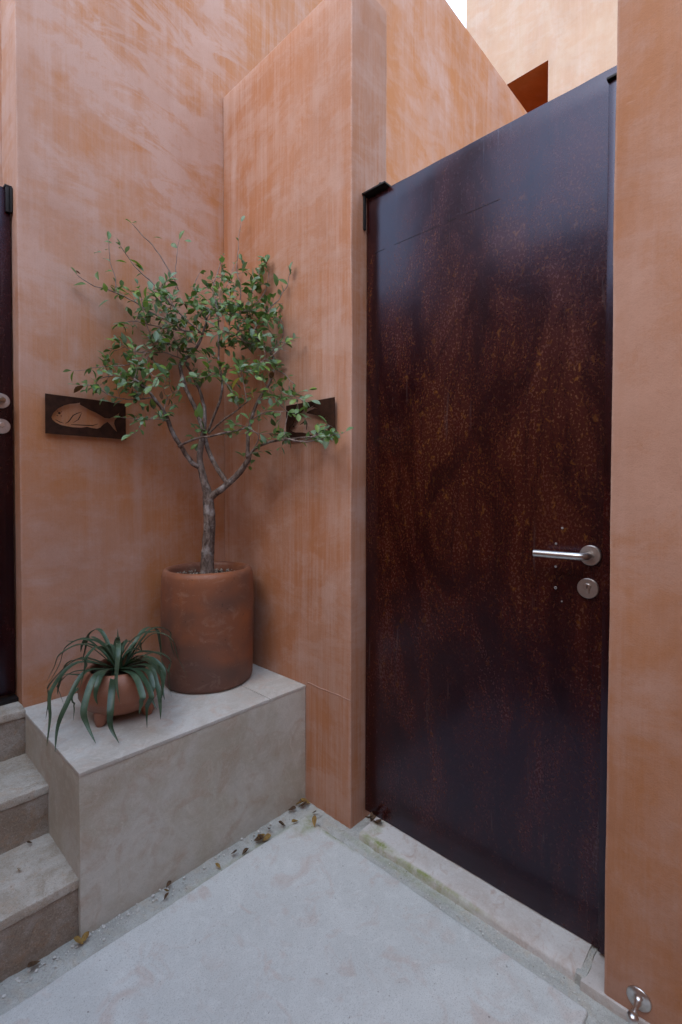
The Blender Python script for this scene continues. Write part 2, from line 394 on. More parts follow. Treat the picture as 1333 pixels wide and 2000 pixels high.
def clay(name, base, dark, soot=(0.10, 0.06, 0.05), gloss=0.5):
    m = NT(name)
    c = m.noise(m.pos((1, 1, 0.9), loc=(1, 2, 0)), 5.5, 5, 0.55, 0.5)
    c2 = m.noise(m.pos((1, 1, 1.6), loc=(5, 5, 5)), 3.6, 2, 0.5, 0.2)
    g = m.noise(m.pos((1, 1, 1)), 160, 3, 0.7)
    w = m.noise(m.pos((3, 3, 40)), 1.5, 4, 0.6)
    col = m.mix(m.ramp(c, [(0.38, 0), (0.66, 1)]), base, dark)
    col = m.mix(m.math('MULTIPLY', m.ramp(c2, [(0.40, 0), (0.70, 1)]), 0.85), col, soot)
    col = m.mix(m.math('MULTIPLY', m.ramp(g, [(0.66, 0), (0.74, 1)]), 0.35), col, (0.55, 0.40, 0.30))
    bl = m.noise(m.pos((1, 1, 1.5), loc=(8, 2, 2)), 14, 7, 0.7, 0.6)
    col = m.mix(m.math('MULTIPLY', m.ramp(bl, [(0.54, 0), (0.74, 1)]), 0.32), col, (0.46, 0.33, 0.26))
    pit = m.noise(m.pos((1, 1, 1), loc=(3, 9, 1)), 75, 3, 0.6)
    col = m.mix(m.math('MULTIPLY', m.ramp(pit, [(0.27, 1), (0.33, 0)]), 0.7), col, (0.07, 0.035, 0.025))
    e = m.edge(0.012)
    col = m.mix(m.math('MULTIPLY', e, 0.3), col, (0.42, 0.26, 0.19))
    m.set(Base_Color=col, Roughness=m.math('ADD', m.math('MULTIPLY', c, 0.25), gloss))
    m.b.inputs['Specular IOR Level'].default_value = 0.4
    m.set(Normal=m.bump(g, 0.15, 0.0012, m.bump(w, 0.20, 0.002)))
    return m.m
M_pot = clay('fired_clay_smoky', (0.30, 0.100, 0.042), (0.19, 0.078, 0.050), (0.105, 0.062, 0.052), 0.40)
M_bowl = clay('fired_clay_polished', (0.35, 0.145, 0.085), (0.29, 0.12, 0.075), (0.22, 0.105, 0.075), 0.30)
M_soil = simple('potting_soil', (0.07, 0.05, 0.035), 0.95, 0, 0.2, 0.3, 80, 0.8)
M_pebble = simple('pale_gravel', (0.68, 0.67, 0.64), 0.8, 0, 0.3, 0.10, 25)
M_chip = simple('potting_gravel', (0.42, 0.37, 0.31), 0.85, 0, 0.3, 0.3, 60)

def bark_mat():
    m = NT('lichen_bark')
    P = m.pos((1, 1, 0.45))
    a = m.noise(P, 60, 6, 0.7, 0.5); b = m.noise(m.pos((1, 1, 1), loc=(3, 3, 3)), 26, 5, 0.6)
    col = m.mix(m.ramp(a, [(0.38, 0), (0.6, 1)]), (0.058, 0.036, 0.028), (0.21, 0.155, 0.13))
    col = m.mix(m.math('MULTIPLY', m.ramp(b, [(0.5, 0), (0.66, 1)]), 0.6), col, (0.42, 0.39, 0.38))
    m.set(Base_Color=col, Roughness=0.85, Normal=m.bump(a, 0.8, 0.004))
    m.b.inputs['Specular IOR Level'].default_value = 0.25
    return m.m
M_bark = bark_mat()
M_twig = simple('twig_bark', (0.33, 0.25, 0.22), 0.8, 0, 0.3, 0.25, 50)

def leaf_mat(name, c1, c2, rough=0.38, trans=0.22, scale=35):
    m = NT(name)
    n = m.noise(m.pos((1, 1, 1)), scale, 4, 0.6)
    col = m.mix(m.ramp(n, [(0.38, 0), (0.64, 1)]), c1, c2)
    m.set(Base_Color=col, Roughness=rough)
    m.b.inputs['Specular IOR Level'].default_value = 0.5
    tr = m.n('ShaderNodeBsdfTranslucent'); m.l(m.mix(1.0, col, (1.3, 1.5, 0.7), 'MULTIPLY'), tr.inputs[0])
    mx = m.n('ShaderNodeMixShader'); mx.inputs[0].default_value = trans
    m.l(m.b.outputs[0], mx.inputs[1]); m.l(tr.outputs[0], mx.inputs[2]); m.l(mx.outputs[0], m.o.inputs[0])
    return m.m
LEAF = [leaf_mat('leaf_deep_green', (0.060, 0.120, 0.038), (0.095, 0.170, 0.055)),
        leaf_mat('leaf_mid_green', (0.100, 0.180, 0.062), (0.14, 0.235, 0.085)),
        leaf_mat('leaf_grey_green', (0.15, 0.235, 0.15), (0.19, 0.28, 0.18), 0.45),
        leaf_mat('leaf_fresh_green', (0.15, 0.25, 0.045), (0.19, 0.29, 0.06)),
        leaf_mat('leaf_yellow', (0.42, 0.36, 0.08), (0.34, 0.32, 0.07)),
        leaf_mat('leaf_brown', (0.11, 0.055, 0.025), (0.17, 0.08, 0.03), 0.7, 0.1)]
STRAP = [leaf_mat('strap_dark_green', (0.030, 0.060, 0.034), (0.050, 0.090, 0.052), 0.36, 0.08),
         leaf_mat('strap_green', (0.048, 0.088, 0.050), (0.080, 0.130, 0.082), 0.40, 0.08)]
DRY = [leaf_mat('dry_leaf_ochre', (0.34, 0.22, 0.06), (0.22, 0.12, 0.035), 0.75, 0.1, 120),
       leaf_mat('dry_leaf_brown', (0.12, 0.065, 0.03), (0.07, 0.035, 0.02), 0.8, 0.05, 120)]

# ---------------------------------------------------------------- the place (metres)
XB = 1.295          # face of the short wall
YA = 1.99           # face of the tall back wall
YP = 1.175          # end of the short wall
XD = 1.373          # door leaf face
ZT = 0.45           # bench top

# ground and paving
bm = bmesh.new()
bmesh.ops.create_grid(bm, x_segments=2, y_segments=2, size=60, matrix=Matrix.Translation((0, 0, -0.05)))
tag(link('ground', finish(bm, 'ground', 0), M_earth), 'packed earth ground under the paving', kind='structure')

def slab(name, x0, x1, y0, y1, z, mat, bev=0.007, th=0.05, step=0.04, amp=0.0012, fine=0.0012, notch=None, label=None):
    bm = box_bm(x0, x1, y0, y1, z - th, z, bev, 2)
    cut(bm, 0, x0, x1, max(step, (x1 - x0) / 70)); cut(bm, 1, y0, y1, max(step, (y1 - y0) / 70))
    jitter(bm, amp, 3, fine, 38)
    return tag(link(name, finish(bm, name, 50), mat), label, kind='structure')

pav = empty('paving', (0, 0, 0)); tag(pav, 'pale lime concrete paving slabs', kind='structure')
for x0, x1, y0, y1 in ((-0.02, 1.218, 0.345, 1.335), (-0.02, 1.218, -0.70, 0.285), (-0.02, 1.218, -1.74, -0.73)):
    bm = box_bm(x0, x1, y0, y1, -0.045, 0.0, 0.008, 3)
    cut(bm, 0, x0, x1, 0.03); cut(bm, 1, y0, y1, 0.03)
    jitter(bm, 0.0015, 4, 0.0016, 30)
    o = link('paving_slab', finish(bm, 'paving_slab', 60), M_slab, pav)

def channel(name, x0, x1, y0, y1, z, seed, label):
    nx = max(2, int((x1 - x0) / 0.008)); ny = max(2, int((y1 - y0) / 0.008))
    nx = min(nx, 240); ny = min(ny, 240)
    bm = bmesh.new(); g = []
    for j in range(ny + 1):
        row = []
        for i in range(nx + 1):
            x = x0 + (x1 - x0) * i / nx; y = y0 + (y1 - y0) * j / ny
            h = noise.noise(Vector((x * 9, y * 9, seed))) * 0.004 + noise.noise(Vector((x * 45, y * 45, seed))) * 0.0025 + noise.noise(Vector((x * 120, y * 120, seed))) * 0.0015
            row.append(bm.verts.new((x, y, z + h)))
        g.append(row)
    for j in range(ny):
        for i in range(nx): bm.faces.new((g[j][i], g[j][i + 1], g[j + 1][i + 1], g[j + 1][i]))
    return tag(link(name, finish(bm, name, 180), M_gutter), label, kind='structure')
channel('gutter', -1.3, 1.40, 1.30, 1.45, -0.010, 1.0, 'rough mortar channel between bench and slab')
channel('gutter', 1.19, 1.42, -0.6, 1.320, -0.0125, 5.0, 'rough mortar channel between slab and doorway')
channel('gutter', -1.3, 1.185, 0.26, 0.37, -0.016, 8.0, 'rough mortar joint between two paving slabs')
bm = box_bm(1.42, 6.4, -3.0, 1.97, -0.06, -0.002, 0)
tag(link('courtyard_floor', finish(bm, 'courtyard_floor', 0), M_slab), kind='structure')

# rubble crumbs along the bench foot
bm = bmesh.new()
for i in range(230):
    if i < 150: x = random.triangular(0.1, 1.2, 0.5); y = 1.413 - abs(random.gauss(0, 0.022)); z = -0.008
    else: x = 1.22 + abs(random.gauss(0, 0.025)); y = random.uniform(0.2, 1.3); z = -0.010
    r = random.uniform(0.0012, 0.0042) * (1.4 if i < 80 else 0.8)
    mt = Matrix.Translation((x, y, z + r * 0.4)) @ Matrix.Rotation(random.uniform(0, 6), 4, 'Z') @ Matrix.Diagonal((r, r * random.uniform(0.6, 1.2), r * random.uniform(0.5, 0.9), 1))
    bmesh.ops.create_icosphere(bm, subdivisions=1, radius=1, matrix=mt)
jitter(bm, 0.0006, 300)
tag(link('gravel', finish(bm, 'gravel', 0), M_pebble), 'pale mortar crumbs lying in the channel', kind='stuff')

# door sill
sill = empty('door_sill', (1.32, 0.7, 0)); tag(sill, 'pale stone sill with mossy left end running under the large steel door', 'door sill')
bm = bmesh.new()
prof = [(1.274, -0.03), (1.275, 0.004), (1.279, 0.011), (1.300, 0.0155), (1.335, 0.018), (1.372, 0.0195), (1.46, 0.020), (1.46, -0.03)]
ys = [0.385 + (1.115 - 0.385) * i / 70 for i in range(71)]
rings = [[bm.verts.new((x + noise.noise(Vector((y * 14, x * 8, 2))) * 0.003, y, z + noise.noise(Vector((x * 20, y * 20, 9))) * 0.0022)) for x, z in prof] for y in ys]
for a, b in zip(rings, rings[1:]):
    for k in range(len(prof) - 1): bm.faces.new((a[k], b[k], b[k + 1], a[k + 1]))
bm.faces.new(rings[0][::-1]); bm.faces.new(rings[-1])
bmesh.ops.recalc_face_normals(bm, faces=bm.faces[:])
link('sill_stone', finish(bm, 'sill_stone', 60), M_sill, sill)
bm = rough_box(1.262, 1.46, 0.10, 0.378, -0.03, 0.012, 0.004, 0.03, 0.0015, 6, 0.001)
link('sill_end_block', finish(bm, 'sill_end_block'), M_sill, sill)

bm = rough_box(1.271, 1.45, 0.370, 0.394, -0.03, 0.0145, 0.003, 0.012, 0.003, 30, 0.003)
link('sill_mortar', finish(bm, 'sill_mortar'), M_gutter, sill)

# walls
bm = rough_box(0.466, 6.5, YA, YA + 0.20, -0.04, 4.90)
tag(link('plaster_wall', finish(bm, 'plaster_wall'), M_wallA), 'tall orange plaster wall behind the potted tree, with diagonal chalky strokes at top', 'wall')
bm = rough_box(XB, XB + 0.20, YP, YA - 0.002, -0.04, 3.05)
tag(link('plaster_wall', finish(bm, 'plaster_wall'), M_wallB), 'lower rose plaster wall with fine vertical streaks, between the potted tree and the large door', 'wall')
bm = rough_box(1.268, 1.268 + 0.24, -3.2, 0.327, -0.04, 3.6)
tag(link('plaster_wall', finish(bm, 'plaster_wall'), M_wallE), 'smooth brown orange wall at the right edge, carrying the door stop', 'wall')
bm = rough_box(-1.50, -1.27, -3.2, 5.0, -0.04, 3.25, step=0.3)
tag(link('plaster_wall', finish(bm, 'plaster_wall'), M_wallO), 'plaster wall across the alley behind the viewpoint', 'wall')
bm = rough_box(-1.26, -0.37, YA, YA + 0.20, 0.0, 4.90, step=0.3)
tag(link('plaster_wall', finish(bm, 'plaster_wall'), M_wallA), 'orange wall beyond the left door', 'wall')
bm = rough_box(-1.26, 6.5, 4.6, 4.8, 0.0, 5.70, step=0.3)
tag(link('plaster_wall', finish(bm, 'plaster_wall'), M_wallB), 'mauve orange wall glimpsed above the left door', 'wall')

bm = rough_box(-1.26, 1.26, -2.30, -2.08, -0.04, 3.6, step=0.3)  # unseen wall, added so the light falls off down the visible walls
tag(link('plaster_wall', finish(bm, 'plaster_wall'), M_wallO), 'unseen plaster wall added behind the viewpoint to dim the lower walls', 'wall')

# fine ridge where plaster was dressed on the short wall near the bench end
bm = bmesh.new()
tube_bm(bm, [(XB - 0.0005, 1.405 - 0.23 * k / 12, 0.462 + noise.noise(Vector((k * .4, 0, 0))) * 0.003 - 0.0002 * k) for k in range(13)], 0.0017, 6)
wB = bpy.data.objects['plaster_wall.001']
link('plaster_ridge', finish(bm, 'plaster_ridge', 180), M_wallB, wB)

# far building with deep window recess
bld = empty('house', (5.5, 2, 0)); tag(bld, 'pale apricot building with a square shaded window recess, rising behind the door', 'building')
X0 = 5.5
ys = [-3.2, 2.085, 2.86, 3.09]; zs = [-0.04, 4.35, 5.945, 10.0]
bm = bmesh.new()
def quad(pts): bm.faces.new([bm.verts.new(p) for p in pts])
for i in range(3):
    for j in range(3):
        if i == 1 and j == 1: continue
        quad([(X0, ys[i], zs[j]), (X0, ys[i], zs[j + 1]), (X0, ys[i + 1], zs[j + 1]), (X0, ys[i + 1], zs[j])])
D = 1.1; a, b, c, d = ys[1], ys[2], zs[1], zs[2]
quad([(X0, a, d), (X0 + D, a, d), (X0 + D, b, d), (X0, b, d)])
quad([(X0, a, c), (X0, b, c), (X0 + D, b, c), (X0 + D, a, c)])
quad([(X0, b, c), (X0, b, d), (X0 + D, b, d), (X0 + D, b, c)])
quad([(X0, a, c), (X0 + D, a, c), (X0 + D, a, d), (X0, a, d)])
quad([(X0 + D, a, c), (X0 + D, b, c), (X0 + D, b, d), (X0 + D, a, d)])
quad([(X0, ys[3], zs[0]), (X0, ys[3], zs[3]), (X0 + 3, ys[3], zs[3]), (X0 + 3, ys[3], zs[0])])
quad([(X0, ys[0], zs[0]), (X0 + 3, ys[0], zs[0]), (X0 + 3, ys[0], zs[3]), (X0, ys[0], zs[3])])
quad([(X0, ys[0], zs[3]), (X0 + 3, ys[0], zs[3]), (X0 + 3, ys[3], zs[3]), (X0, ys[3], zs[3])])
quad([(X0 + 3, ys[0], zs[0]), (X0 + 3, ys[3], zs[0]), (X0 + 3, ys[3], zs[3]), (X0 + 3, ys[0], zs[3])])
bmesh.ops.remove_doubles(bm, verts=bm.verts[:], dist=1e-4)
bmesh.ops.recalc_face_normals(bm, faces=bm.faces[:])
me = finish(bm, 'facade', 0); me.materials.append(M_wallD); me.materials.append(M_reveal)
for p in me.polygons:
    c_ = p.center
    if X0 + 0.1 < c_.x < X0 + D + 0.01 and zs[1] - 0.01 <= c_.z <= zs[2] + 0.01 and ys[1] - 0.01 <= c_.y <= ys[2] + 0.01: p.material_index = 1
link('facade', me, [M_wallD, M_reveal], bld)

# bench
bench = empty('stone_bench', (0.88, 1.7, 0)); tag(bench, 'low cement bench with pale stone top filling the corner under both pots', 'bench')
bm = rough_box(0.4622, XB - 0.001, 1.4145, YA - 0.003, -0.03, ZT - 0.0127, 0.0015, 0.04, 0.0012, 4, 0.0007)
link('bench_body', finish(bm, 'bench_body'), M_bench, bench)
for a, b in ((0.461, 1.1145), (1.1165, XB - 0.001)):
    bm = rough_box(a, b, 1.413, YA - 0.003, ZT - 0.0125, ZT, 0.0025, 0.03, 0.0006, 5, 0.0006)
    link('top_slab', finish(bm, 'top_slab'), M_btop, bench)

# steps
steps = empty('stone_steps', (0, 1.7, 0)); tag(steps, 'three worn limestone steps climbing to the left door beside the bench', 'steps')
XL = -1.268; XR = 0.4645
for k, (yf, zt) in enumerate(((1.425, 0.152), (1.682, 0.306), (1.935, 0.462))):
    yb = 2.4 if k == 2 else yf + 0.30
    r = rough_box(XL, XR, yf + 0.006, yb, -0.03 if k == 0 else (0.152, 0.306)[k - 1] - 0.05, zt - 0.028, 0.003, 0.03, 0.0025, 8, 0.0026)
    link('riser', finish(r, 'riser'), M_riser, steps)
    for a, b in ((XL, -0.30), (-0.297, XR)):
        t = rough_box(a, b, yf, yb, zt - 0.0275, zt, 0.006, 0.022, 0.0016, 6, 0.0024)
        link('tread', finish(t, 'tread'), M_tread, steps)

# ---------------------------------------------------------------- doors
def disc(name, c, r, th, axis, mat, parent, n=40, rim=0.0015):
    s = -1
    bm = lathe_bm([(0, s * th), (r - rim, s * th), (r, s * (th - rim)), (r, 0), (0, 0)], n, axis, c)
    return link(name, finish(bm, name, 35), mat, parent)

def ebox(name, x0, x1, y0, y1, z0, z1, mat, parent, bev=0.0015):
    bm = box_bm(x0, x1, y0, y1, z0, z1, bev, 2)
    return link(name, finish(bm, name), mat, parent)

door = empty('steel_door', (XD, 0.76, 0)); tag(door, 'large rust mottled dark steel door with lever handle between two plaster walls', 'door')
bm = box_bm(XD, XD + 0.035, 0.335, YP - 0.004, 0.022, 2.287, 0.002, 2)
cut(bm, 1, 0.335, YP - 0.004, 0.02); cut(bm, 2, 0.022, 2.287, 0.06)
for v in bm.verts:
    w = noise.noise(Vector((v.co.y * 2.2, v.co.z * 1.6, 0.3))) * 0.0016
    v.co.x += w
    if v.co.z > 2.28: v.co.z += noise.noise(Vector((v.co.y * 12, 1, 1))) * 0.0022
    if v.co.z < 0.03: v.co.z += noise.noise(Vector((v.co.y * 15, 4, 1))) * 0.002
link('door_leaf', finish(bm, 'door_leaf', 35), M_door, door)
ebox('lock_stile', XD - 0.012, XD - 0.0005, 0.338, 0.366, 0.024, 2.245, M_door2, door)
ebox('stile_cap', XD - 0.020, XD - 0.0005, 0.332, 0.369, 2.247, 2.253, M_black, door, 0.001)
# pivot bracket
br = empty('pivot_bracket', (XD, YP, 2.3)); br.parent = door; br.matrix_parent_inverse = Matrix.Translation(door.location).inverted()
def sub(name, x0, x1, y0, y1, z0, z1, mat, par, bev=0.001):
    o = ebox(name, x0, x1, y0, y1, z0, z1, mat, None, bev); o.parent = par; o.matrix_parent_inverse = Matrix.Translation(par.location).inverted(); return o
sub('bracket_plate', XD - 0.024, XD + 0.040, 1.070, YP + 0.0005, 2.293, 2.299, M_black, br)
sub('bracket_flange', XD - 0.018, XD - 0.006, YP - 0.0065, YP - 0.0005, 2.170, 2.2925, M_black, br)
bm = lathe_bm([(0, 0), (0.006, 0), (0.006, 0.022), (0.0045, 0.024), (0, 0.024)], 16, 'Z', (XD + 0.006, 1.112, 2.2990))
o = link('bracket_pin', finish(bm, 'bracket_pin'), M_black); o.parent = br; o.matrix_parent_inverse = Matrix.Translation(br.location).inverted()
# scribed seam, broken
for a, b in ((1.135, 1.085), (1.045, 0.86), (0.835, 0.80), (0.77, 0.655)):
    pts = [(XD - 0.0002 + noise.noise(Vector((y * 2.2, 2.078 * 1.6, 0.3))) * 0.0016, y, 2.078 + noise.noise(Vector((y * 9, 0, 0))) * 0.001) for y in [a + (b - a) * i / 10 for i in range(11)]]
    bm = bmesh.new(); tube_bm(bm, pts, [0.0004] + [0.0008] * 9 + [0.0004], 6)
    link('scribed_line', finish(bm, 'scribed_line', 180), M_seam, door)
# handle
HY, HZ = 0.397, 1.052
xf = XD - 0.001
h = disc('handle', (xf, HY, HZ), 0.0262, 0.009, 'X', M_rose, door)
pts = [Vector((xf - 0.006, HY, HZ)), Vector((xf - 0.026, HY, HZ)), Vector((xf - 0.040, HY + 0.004, HZ)), Vector((xf - 0.049, HY + 0.014, HZ)),
       Vector((xf - 0.0525, HY + 0.030, HZ)), Vector((xf - 0.0525, HY + 0.07, HZ - 0.0005)), Vector((xf - 0.0525, HY + 0.128, HZ - 0.001))]
P, R = smooth_path(pts, [0.0098] * 7, 5)
bm = tube_bm(bmesh.new(), P, R, 24)
o = link('lever', finish(bm, 'lever', 50), M_stainless); o.parent = h; o.matrix_parent_inverse = Matrix.Identity(4)
h.matrix_parent_inverse = Matrix.Translation(door.location).inverted()
LZ, LY = 0.965, 0.402
lk = disc('lock_plate', (xf, LY, LZ), 0.0262, 0.008, 'X', M_rose, door)
def subobj(name, bm, mat, par):
    o = link(name, finish(bm, name), mat); o.parent = par; return o
bm = lathe_bm([(0, -0.0104), (0.0072, -0.0104), (0.0082, -0.0095), (0.0082, 0)], 28, 'X', (xf - 0.002, LY, LZ + 0.005))
subobj('lock_cylinder', bm, M_stainless, lk)
subobj('lock_cylinder', box_bm(xf - 0.0105, xf - 0.002, LY - 0.0048, LY + 0.0048, LZ - 0.014, LZ + 0.002, 0.0015), M_rose, lk)
subobj('keyhole', box_bm(xf - 0.0132, xf - 0.0120, LY - 0.0011, LY + 0.0011, LZ + 0.0005, LZ + 0.010, 0.0004), M_hole, lk)
# old screw holes, plugged
for y, z, r in ((0.470, 1.119, 0.0032), (0.486, 1.075, 0.0034), (0.486, 1.012, 0.0032), (0.486, 0.954, 0.0042), (0.469, 0.919, 0.0022)):
    disc('screw_plug', (XD - 0.0002, y, z), r, 0.0016, 'X', M_plug, door, 14, 0.0004)
disc('plug_hole', (XD - 0.0016, 0.486, 0.954), 0.0018, 0.0006, 'X', M_hole, door, 12, 0.0002)

# left door
YD2 = 2.055
d2 = empty('steel_door', (0.05, YD2, 0.46)); tag(d2, 'dark steel door at the left edge, at the top of the steps', 'door')
ebox('door_leaf', -0.362, 0.461, YD2, YD2 + 0.035, 0.485, 2.285, M_door2, d2, 0.002)
ebox('threshold', -0.365, 0.463, YD2 - 0.03, YD2 + 0.06, 0.463, 0.476, M_black, d2, 0.001)
h2 = disc('handle', (0.426, YD2 - 0.001, 1.533), 0.0262, 0.009, 'Y', M_rose, d2)
c = Vector((0.426, YD2 - 0.001, 1.533))
P, R = smooth_path([c + Vector(v) for v in ((0, -0.006, 0), (0, -0.026, 0), (-0.004, -0.040, 0), (-0.014, -0.049, 0), (-0.03, -0.0525, 0), (-0.07, -0.0525, 0), (-0.128, -0.0525, 0))], [0.0098] * 7, 5)
o = link('lever', finish(tube_bm(bmesh.new(), P, R, 24), 'lever', 50), M_stainless); o.parent = h2
l2 = disc('lock_plate', (0.427, YD2 - 0.001, 1.444), 0.0262, 0.008, 'Y', M_rose, d2)
bm = lathe_bm([(0, -0.0104), (0.0072, -0.0104), (0.0082, -0.0095), (0.0082, 0)], 28, 'Y', (0.427, YD2 - 0.003, 1.449))
subobj('lock_cylinder', bm, M_stainless, l2)
br2 = empty('pivot_bracket', (0.44, YD2, 2.25)); br2.parent = d2; br2.matrix_parent_inverse = Matrix.Translation(d2.location).inverted()
sub('bracket_plate', 0.443, 0.4655, YD2 - 0.010, YD2 + 0.05, 2.287, 2.294, M_black, br2)
sub('bracket_flange', 0.4585, 0.4655, YD2 - 0.016, YD2 - 0.003, 2.20, 2.287, M_black, br2)
sub('bracket_block', 0.446, 0.4575, YD2 - 0.010, YD2 - 0.0005, 2.20, 2.287, M_black, br2)

# door stop on right wall
ds = empty('door_stop', (1.268, 0.253, 0.055)); tag(ds, 'small steel door stop with round base fixed low on the right wall', 'door stop')
bm = lathe_bm([(0, 0), (0.025, 0), (0.0255, -0.002), (0.024, -0.0045), (0.015, -0.0065), (0.009, -0.010), (0.0062, -0.016), (0.0052, -0.028), (0.0055, -0.040), (0.0065, -0.045)], 36, 'X', (1.267, 0.253, 0.055))
link('stop_base', finish(bm, 'stop_base', 60), M_stainless, ds)
bm = lathe_bm([(0.0064, -0.0452), (0.0095, -0.048), (0.0115, -0.054), (0.0115, -0.060), (0.009, -0.066), (0.004, -0.0695), (0, -0.070)], 28, 'X', (1.267, 0.253, 0.055))
link('stop_knob', finish(bm, 'stop_knob', 60), M_stainless, ds)
# bit of dry stem at wall foot
# ---------------------------------------------------------------- fish plaques
def stroke(pts, w):
    L, Rr = [], []
    for i, p in enumerate(pts):
        a = Vector(pts[max(i - 1, 0)]); b = Vector(pts[min(i + 1, len(pts) - 1)])
        t = (b - a).normalized(); n = Vector((-t.y, t.x))
        ww = w * (0.35 if i in (0, len(pts) - 1) else 1.0)
        L.append(Vector(p) + n * ww / 2); Rr.append(Vector(p) - n * ww / 2)
    return [tuple(v) for v in L + Rr[::-1]]

def plaque(loops, origin, ux, label, nrm):
    root = empty('fish_plaque', origin); tag(root, label, 'wall plaque')
    cu = bpy.data.curves.new('tmp', 'CURVE'); cu.dimensions = '2D'; cu.fill_mode = 'BOTH'; cu.extrude = 0.0012
    for lp in loops:
        sp = cu.splines.new('POLY'); sp.points.add(len(lp) - 1); sp.use_cyclic_u = True
        for pt, (x, z) in zip(sp.points, lp): pt.co = (x / 1000, z / 1000, 0, 1)
    to = bpy.data.objects.new('tmp', cu); COL.objects.link(to)
    dg = bpy.context.evaluated_depsgraph_get(); dg.update()
    me = bpy.data.meshes.new_from_object(to.evaluated_get(dg))
    bpy.data.objects.remove(to); bpy.data.curves.remove(cu)
    me.materials.clear()
    mt = Matrix(((ux[0], 0, nrm[0], 0), (ux[1], 0, nrm[1], 0), (0, 1, 0, 0), (0, 0, 0, 1)))
    me.transform(mt)
    me.name = 'cutout_plate'
    o = bpy.data.objects.new('cutout_plate', me); COL.objects.link(o); me.materials.append(M_plaque); o.parent = root
    return root

def wavy_rect(x0, x1, z0, z1, a=0.8):
    pts = []
    for (xa, za), (xb, zb) in (((x0, z0), (x1, z0)), ((x1, z0), (x1, z1)), ((x1, z1), (x0, z1)), ((x0, z1), (x0, z0))):
        for k in range(10):
            t = k / 10; x = xa + (xb - xa) * t; z = za + (zb - za) * t
            n_ = noise.noise(Vector((x * 0.3, z * 0.3, 1))) * a
            pts.append((x + (n_ if xa == xb and k else 0), z + (n_ if za == zb and k else 0)))
    return pts
def ring(cx, cz, r, n=9):
    return [(cx + r * math.cos(i * 2 * math.pi / n) * (1 + 0.25 * (i % 2)), cz + r * math.sin(i * 2 * math.pi / n)) for i in range(n)]

body1 = [(-128.5,-11.2),(-121.6,4.9),(-106.2,22.0),(-86.5,35.3),(-66.6,43.7),(-46.3,48.2),(-31.0,52.8),(-32.3,46.3),(-16.9,39.4),(1.0,30.4),(22.3,23.3),(40.8,14.1),(56.5,5.4),(75.6,5.5),(95.0,16.9),(114.8,33.2),(109.8,18.6),(94.9,0.3),(93.2,-13.2),(99.6,-32.5),(104.4,-47.1),(89.8,-33.4),(78.6,-19.6),(67.5,-9.2),(53.1,-18.8),(40.5,-33.1),(28.0,-39.2),(9.6,-38.3),(-8.5,-35.6),(-29.4,-40.8),(-58.7,-41.6),(-78.7,-39.8),(-98.4,-37.1),(-115.0,-29.6),(-125.4,-20.6)]
loops1 = [wavy_rect(-148, 138, -72, 70.5), body1,
          stroke([(-82,-30),(-72,-22.8),(-66.5,-14.5),(-56,2.5),(-41.5,12),(-27,18.4)], 3.2), stroke([(-27,14),(-33.6,-2),(-38.6,-11.5),(-55.0,-23.5)], 2.6),
          stroke([(-62.9,-32.0),(-41.1,-31.2),(-11.5,-30),(12.7,-28.4),(31.3,-20.4)], 3.2), stroke([(-115,-19.4),(-101.1,-26.6),(-89,-29.7)], 2.6),
          ring(-102.2, 5.6, 4.0), ring(-109, -4, 1.8, 6), ring(-96, -4, 1.6, 6), ring(-108, 12, 1.4, 6), ring(-95, 11, 1.4, 6)]
plaque(loops1, (0.69, YA - 0.018, 1.495), (1, 0), 'rectangular dark steel plaque with tuna cutout, left of the tree', (0, -1))
body2 = [(96.0,-29.5),(87.7,-17.4),(74.7,-14.3),(68.2,-2.1),(56.9,11.7),(40.9,22.7),(22.0,31.2),(6.5,37.8),(-12.0,40.9),(-30.2,44.9),(-52.1,52.0),(-33.2,41.5),(-48.1,41.6),(-68.8,34.4),(-50,38),(-48.2,35.3),(-24.2,31.9),(-8.9,27.8),(-5.9,22.9),(-30.2,18.1),(-54.1,11.7),(-77.6,4.1),(-92.1,-7.4),(-117.7,2.0),(-106.4,-10.8),(-119.2,-16.0),(-107.9,-20.9),(-122.0,-26.2),(-112.1,-31.3),(-124.0,-37.3),(-115.0,-40.5),(-122.1,-52.0),(-95.0,-47.8),(-68.9,-51.7),(-45.3,-58.9),(-30.3,-61.9),(-15.1,-56.6),(18.9,-48.7),(60.1,-45.3),(79.6,-39.5)]
loops2 = [wavy_rect(-157, 115.5, -72, 66), body2, stroke([(31,-17),(14,-11),(4.9,-6.1),(1.8,1.8)], 3.4), stroke([(-2.2,-4.4),(-5.5,-11),(-7.7,-17.6),(-4.7,-40.2)], 3.2),
          stroke([(-18.2,-46),(-30.3,-52.6),(-60.1,-46.4)], 3.0), ring(71.4, -20.4, 3.2), ring(62, -6, 1.6, 6)]
loops2 = [[(-x, z) for x, z in lp] for lp in loops2]
plaque(loops2, (XB - 0.015, 1.4, 1.495), (0, -1), 'rectangular dark steel plaque with spiny fish cutout, right of the tree', (-1, 0))
# wall pins holding plaques off the wall
for root in [o for o in COL.objects if o.name.startswith('fish_plaque')]:
    left = abs(root.location.y - (YA - 0.018)) < 1e-4
    for u in (-0.13, 0.12):
        for z in (-0.05, 0.05):
            if left: c = (root.location.x + u, YA + 0.001, root.location.z + z); ax = 'Y'; ln = 0.0175
            else: c = (XB + 0.001, root.location.y + (u if u < 0 else 0.10), root.location.z + z); ax = 'X'; ln = 0.0145
            bm = lathe_bm([(0, -ln), (0.003, -ln), (0.003, 0), (0, 0)], 12, ax, c)
            link('wall_pin', finish(bm, 'wall_pin'), M_black, root)

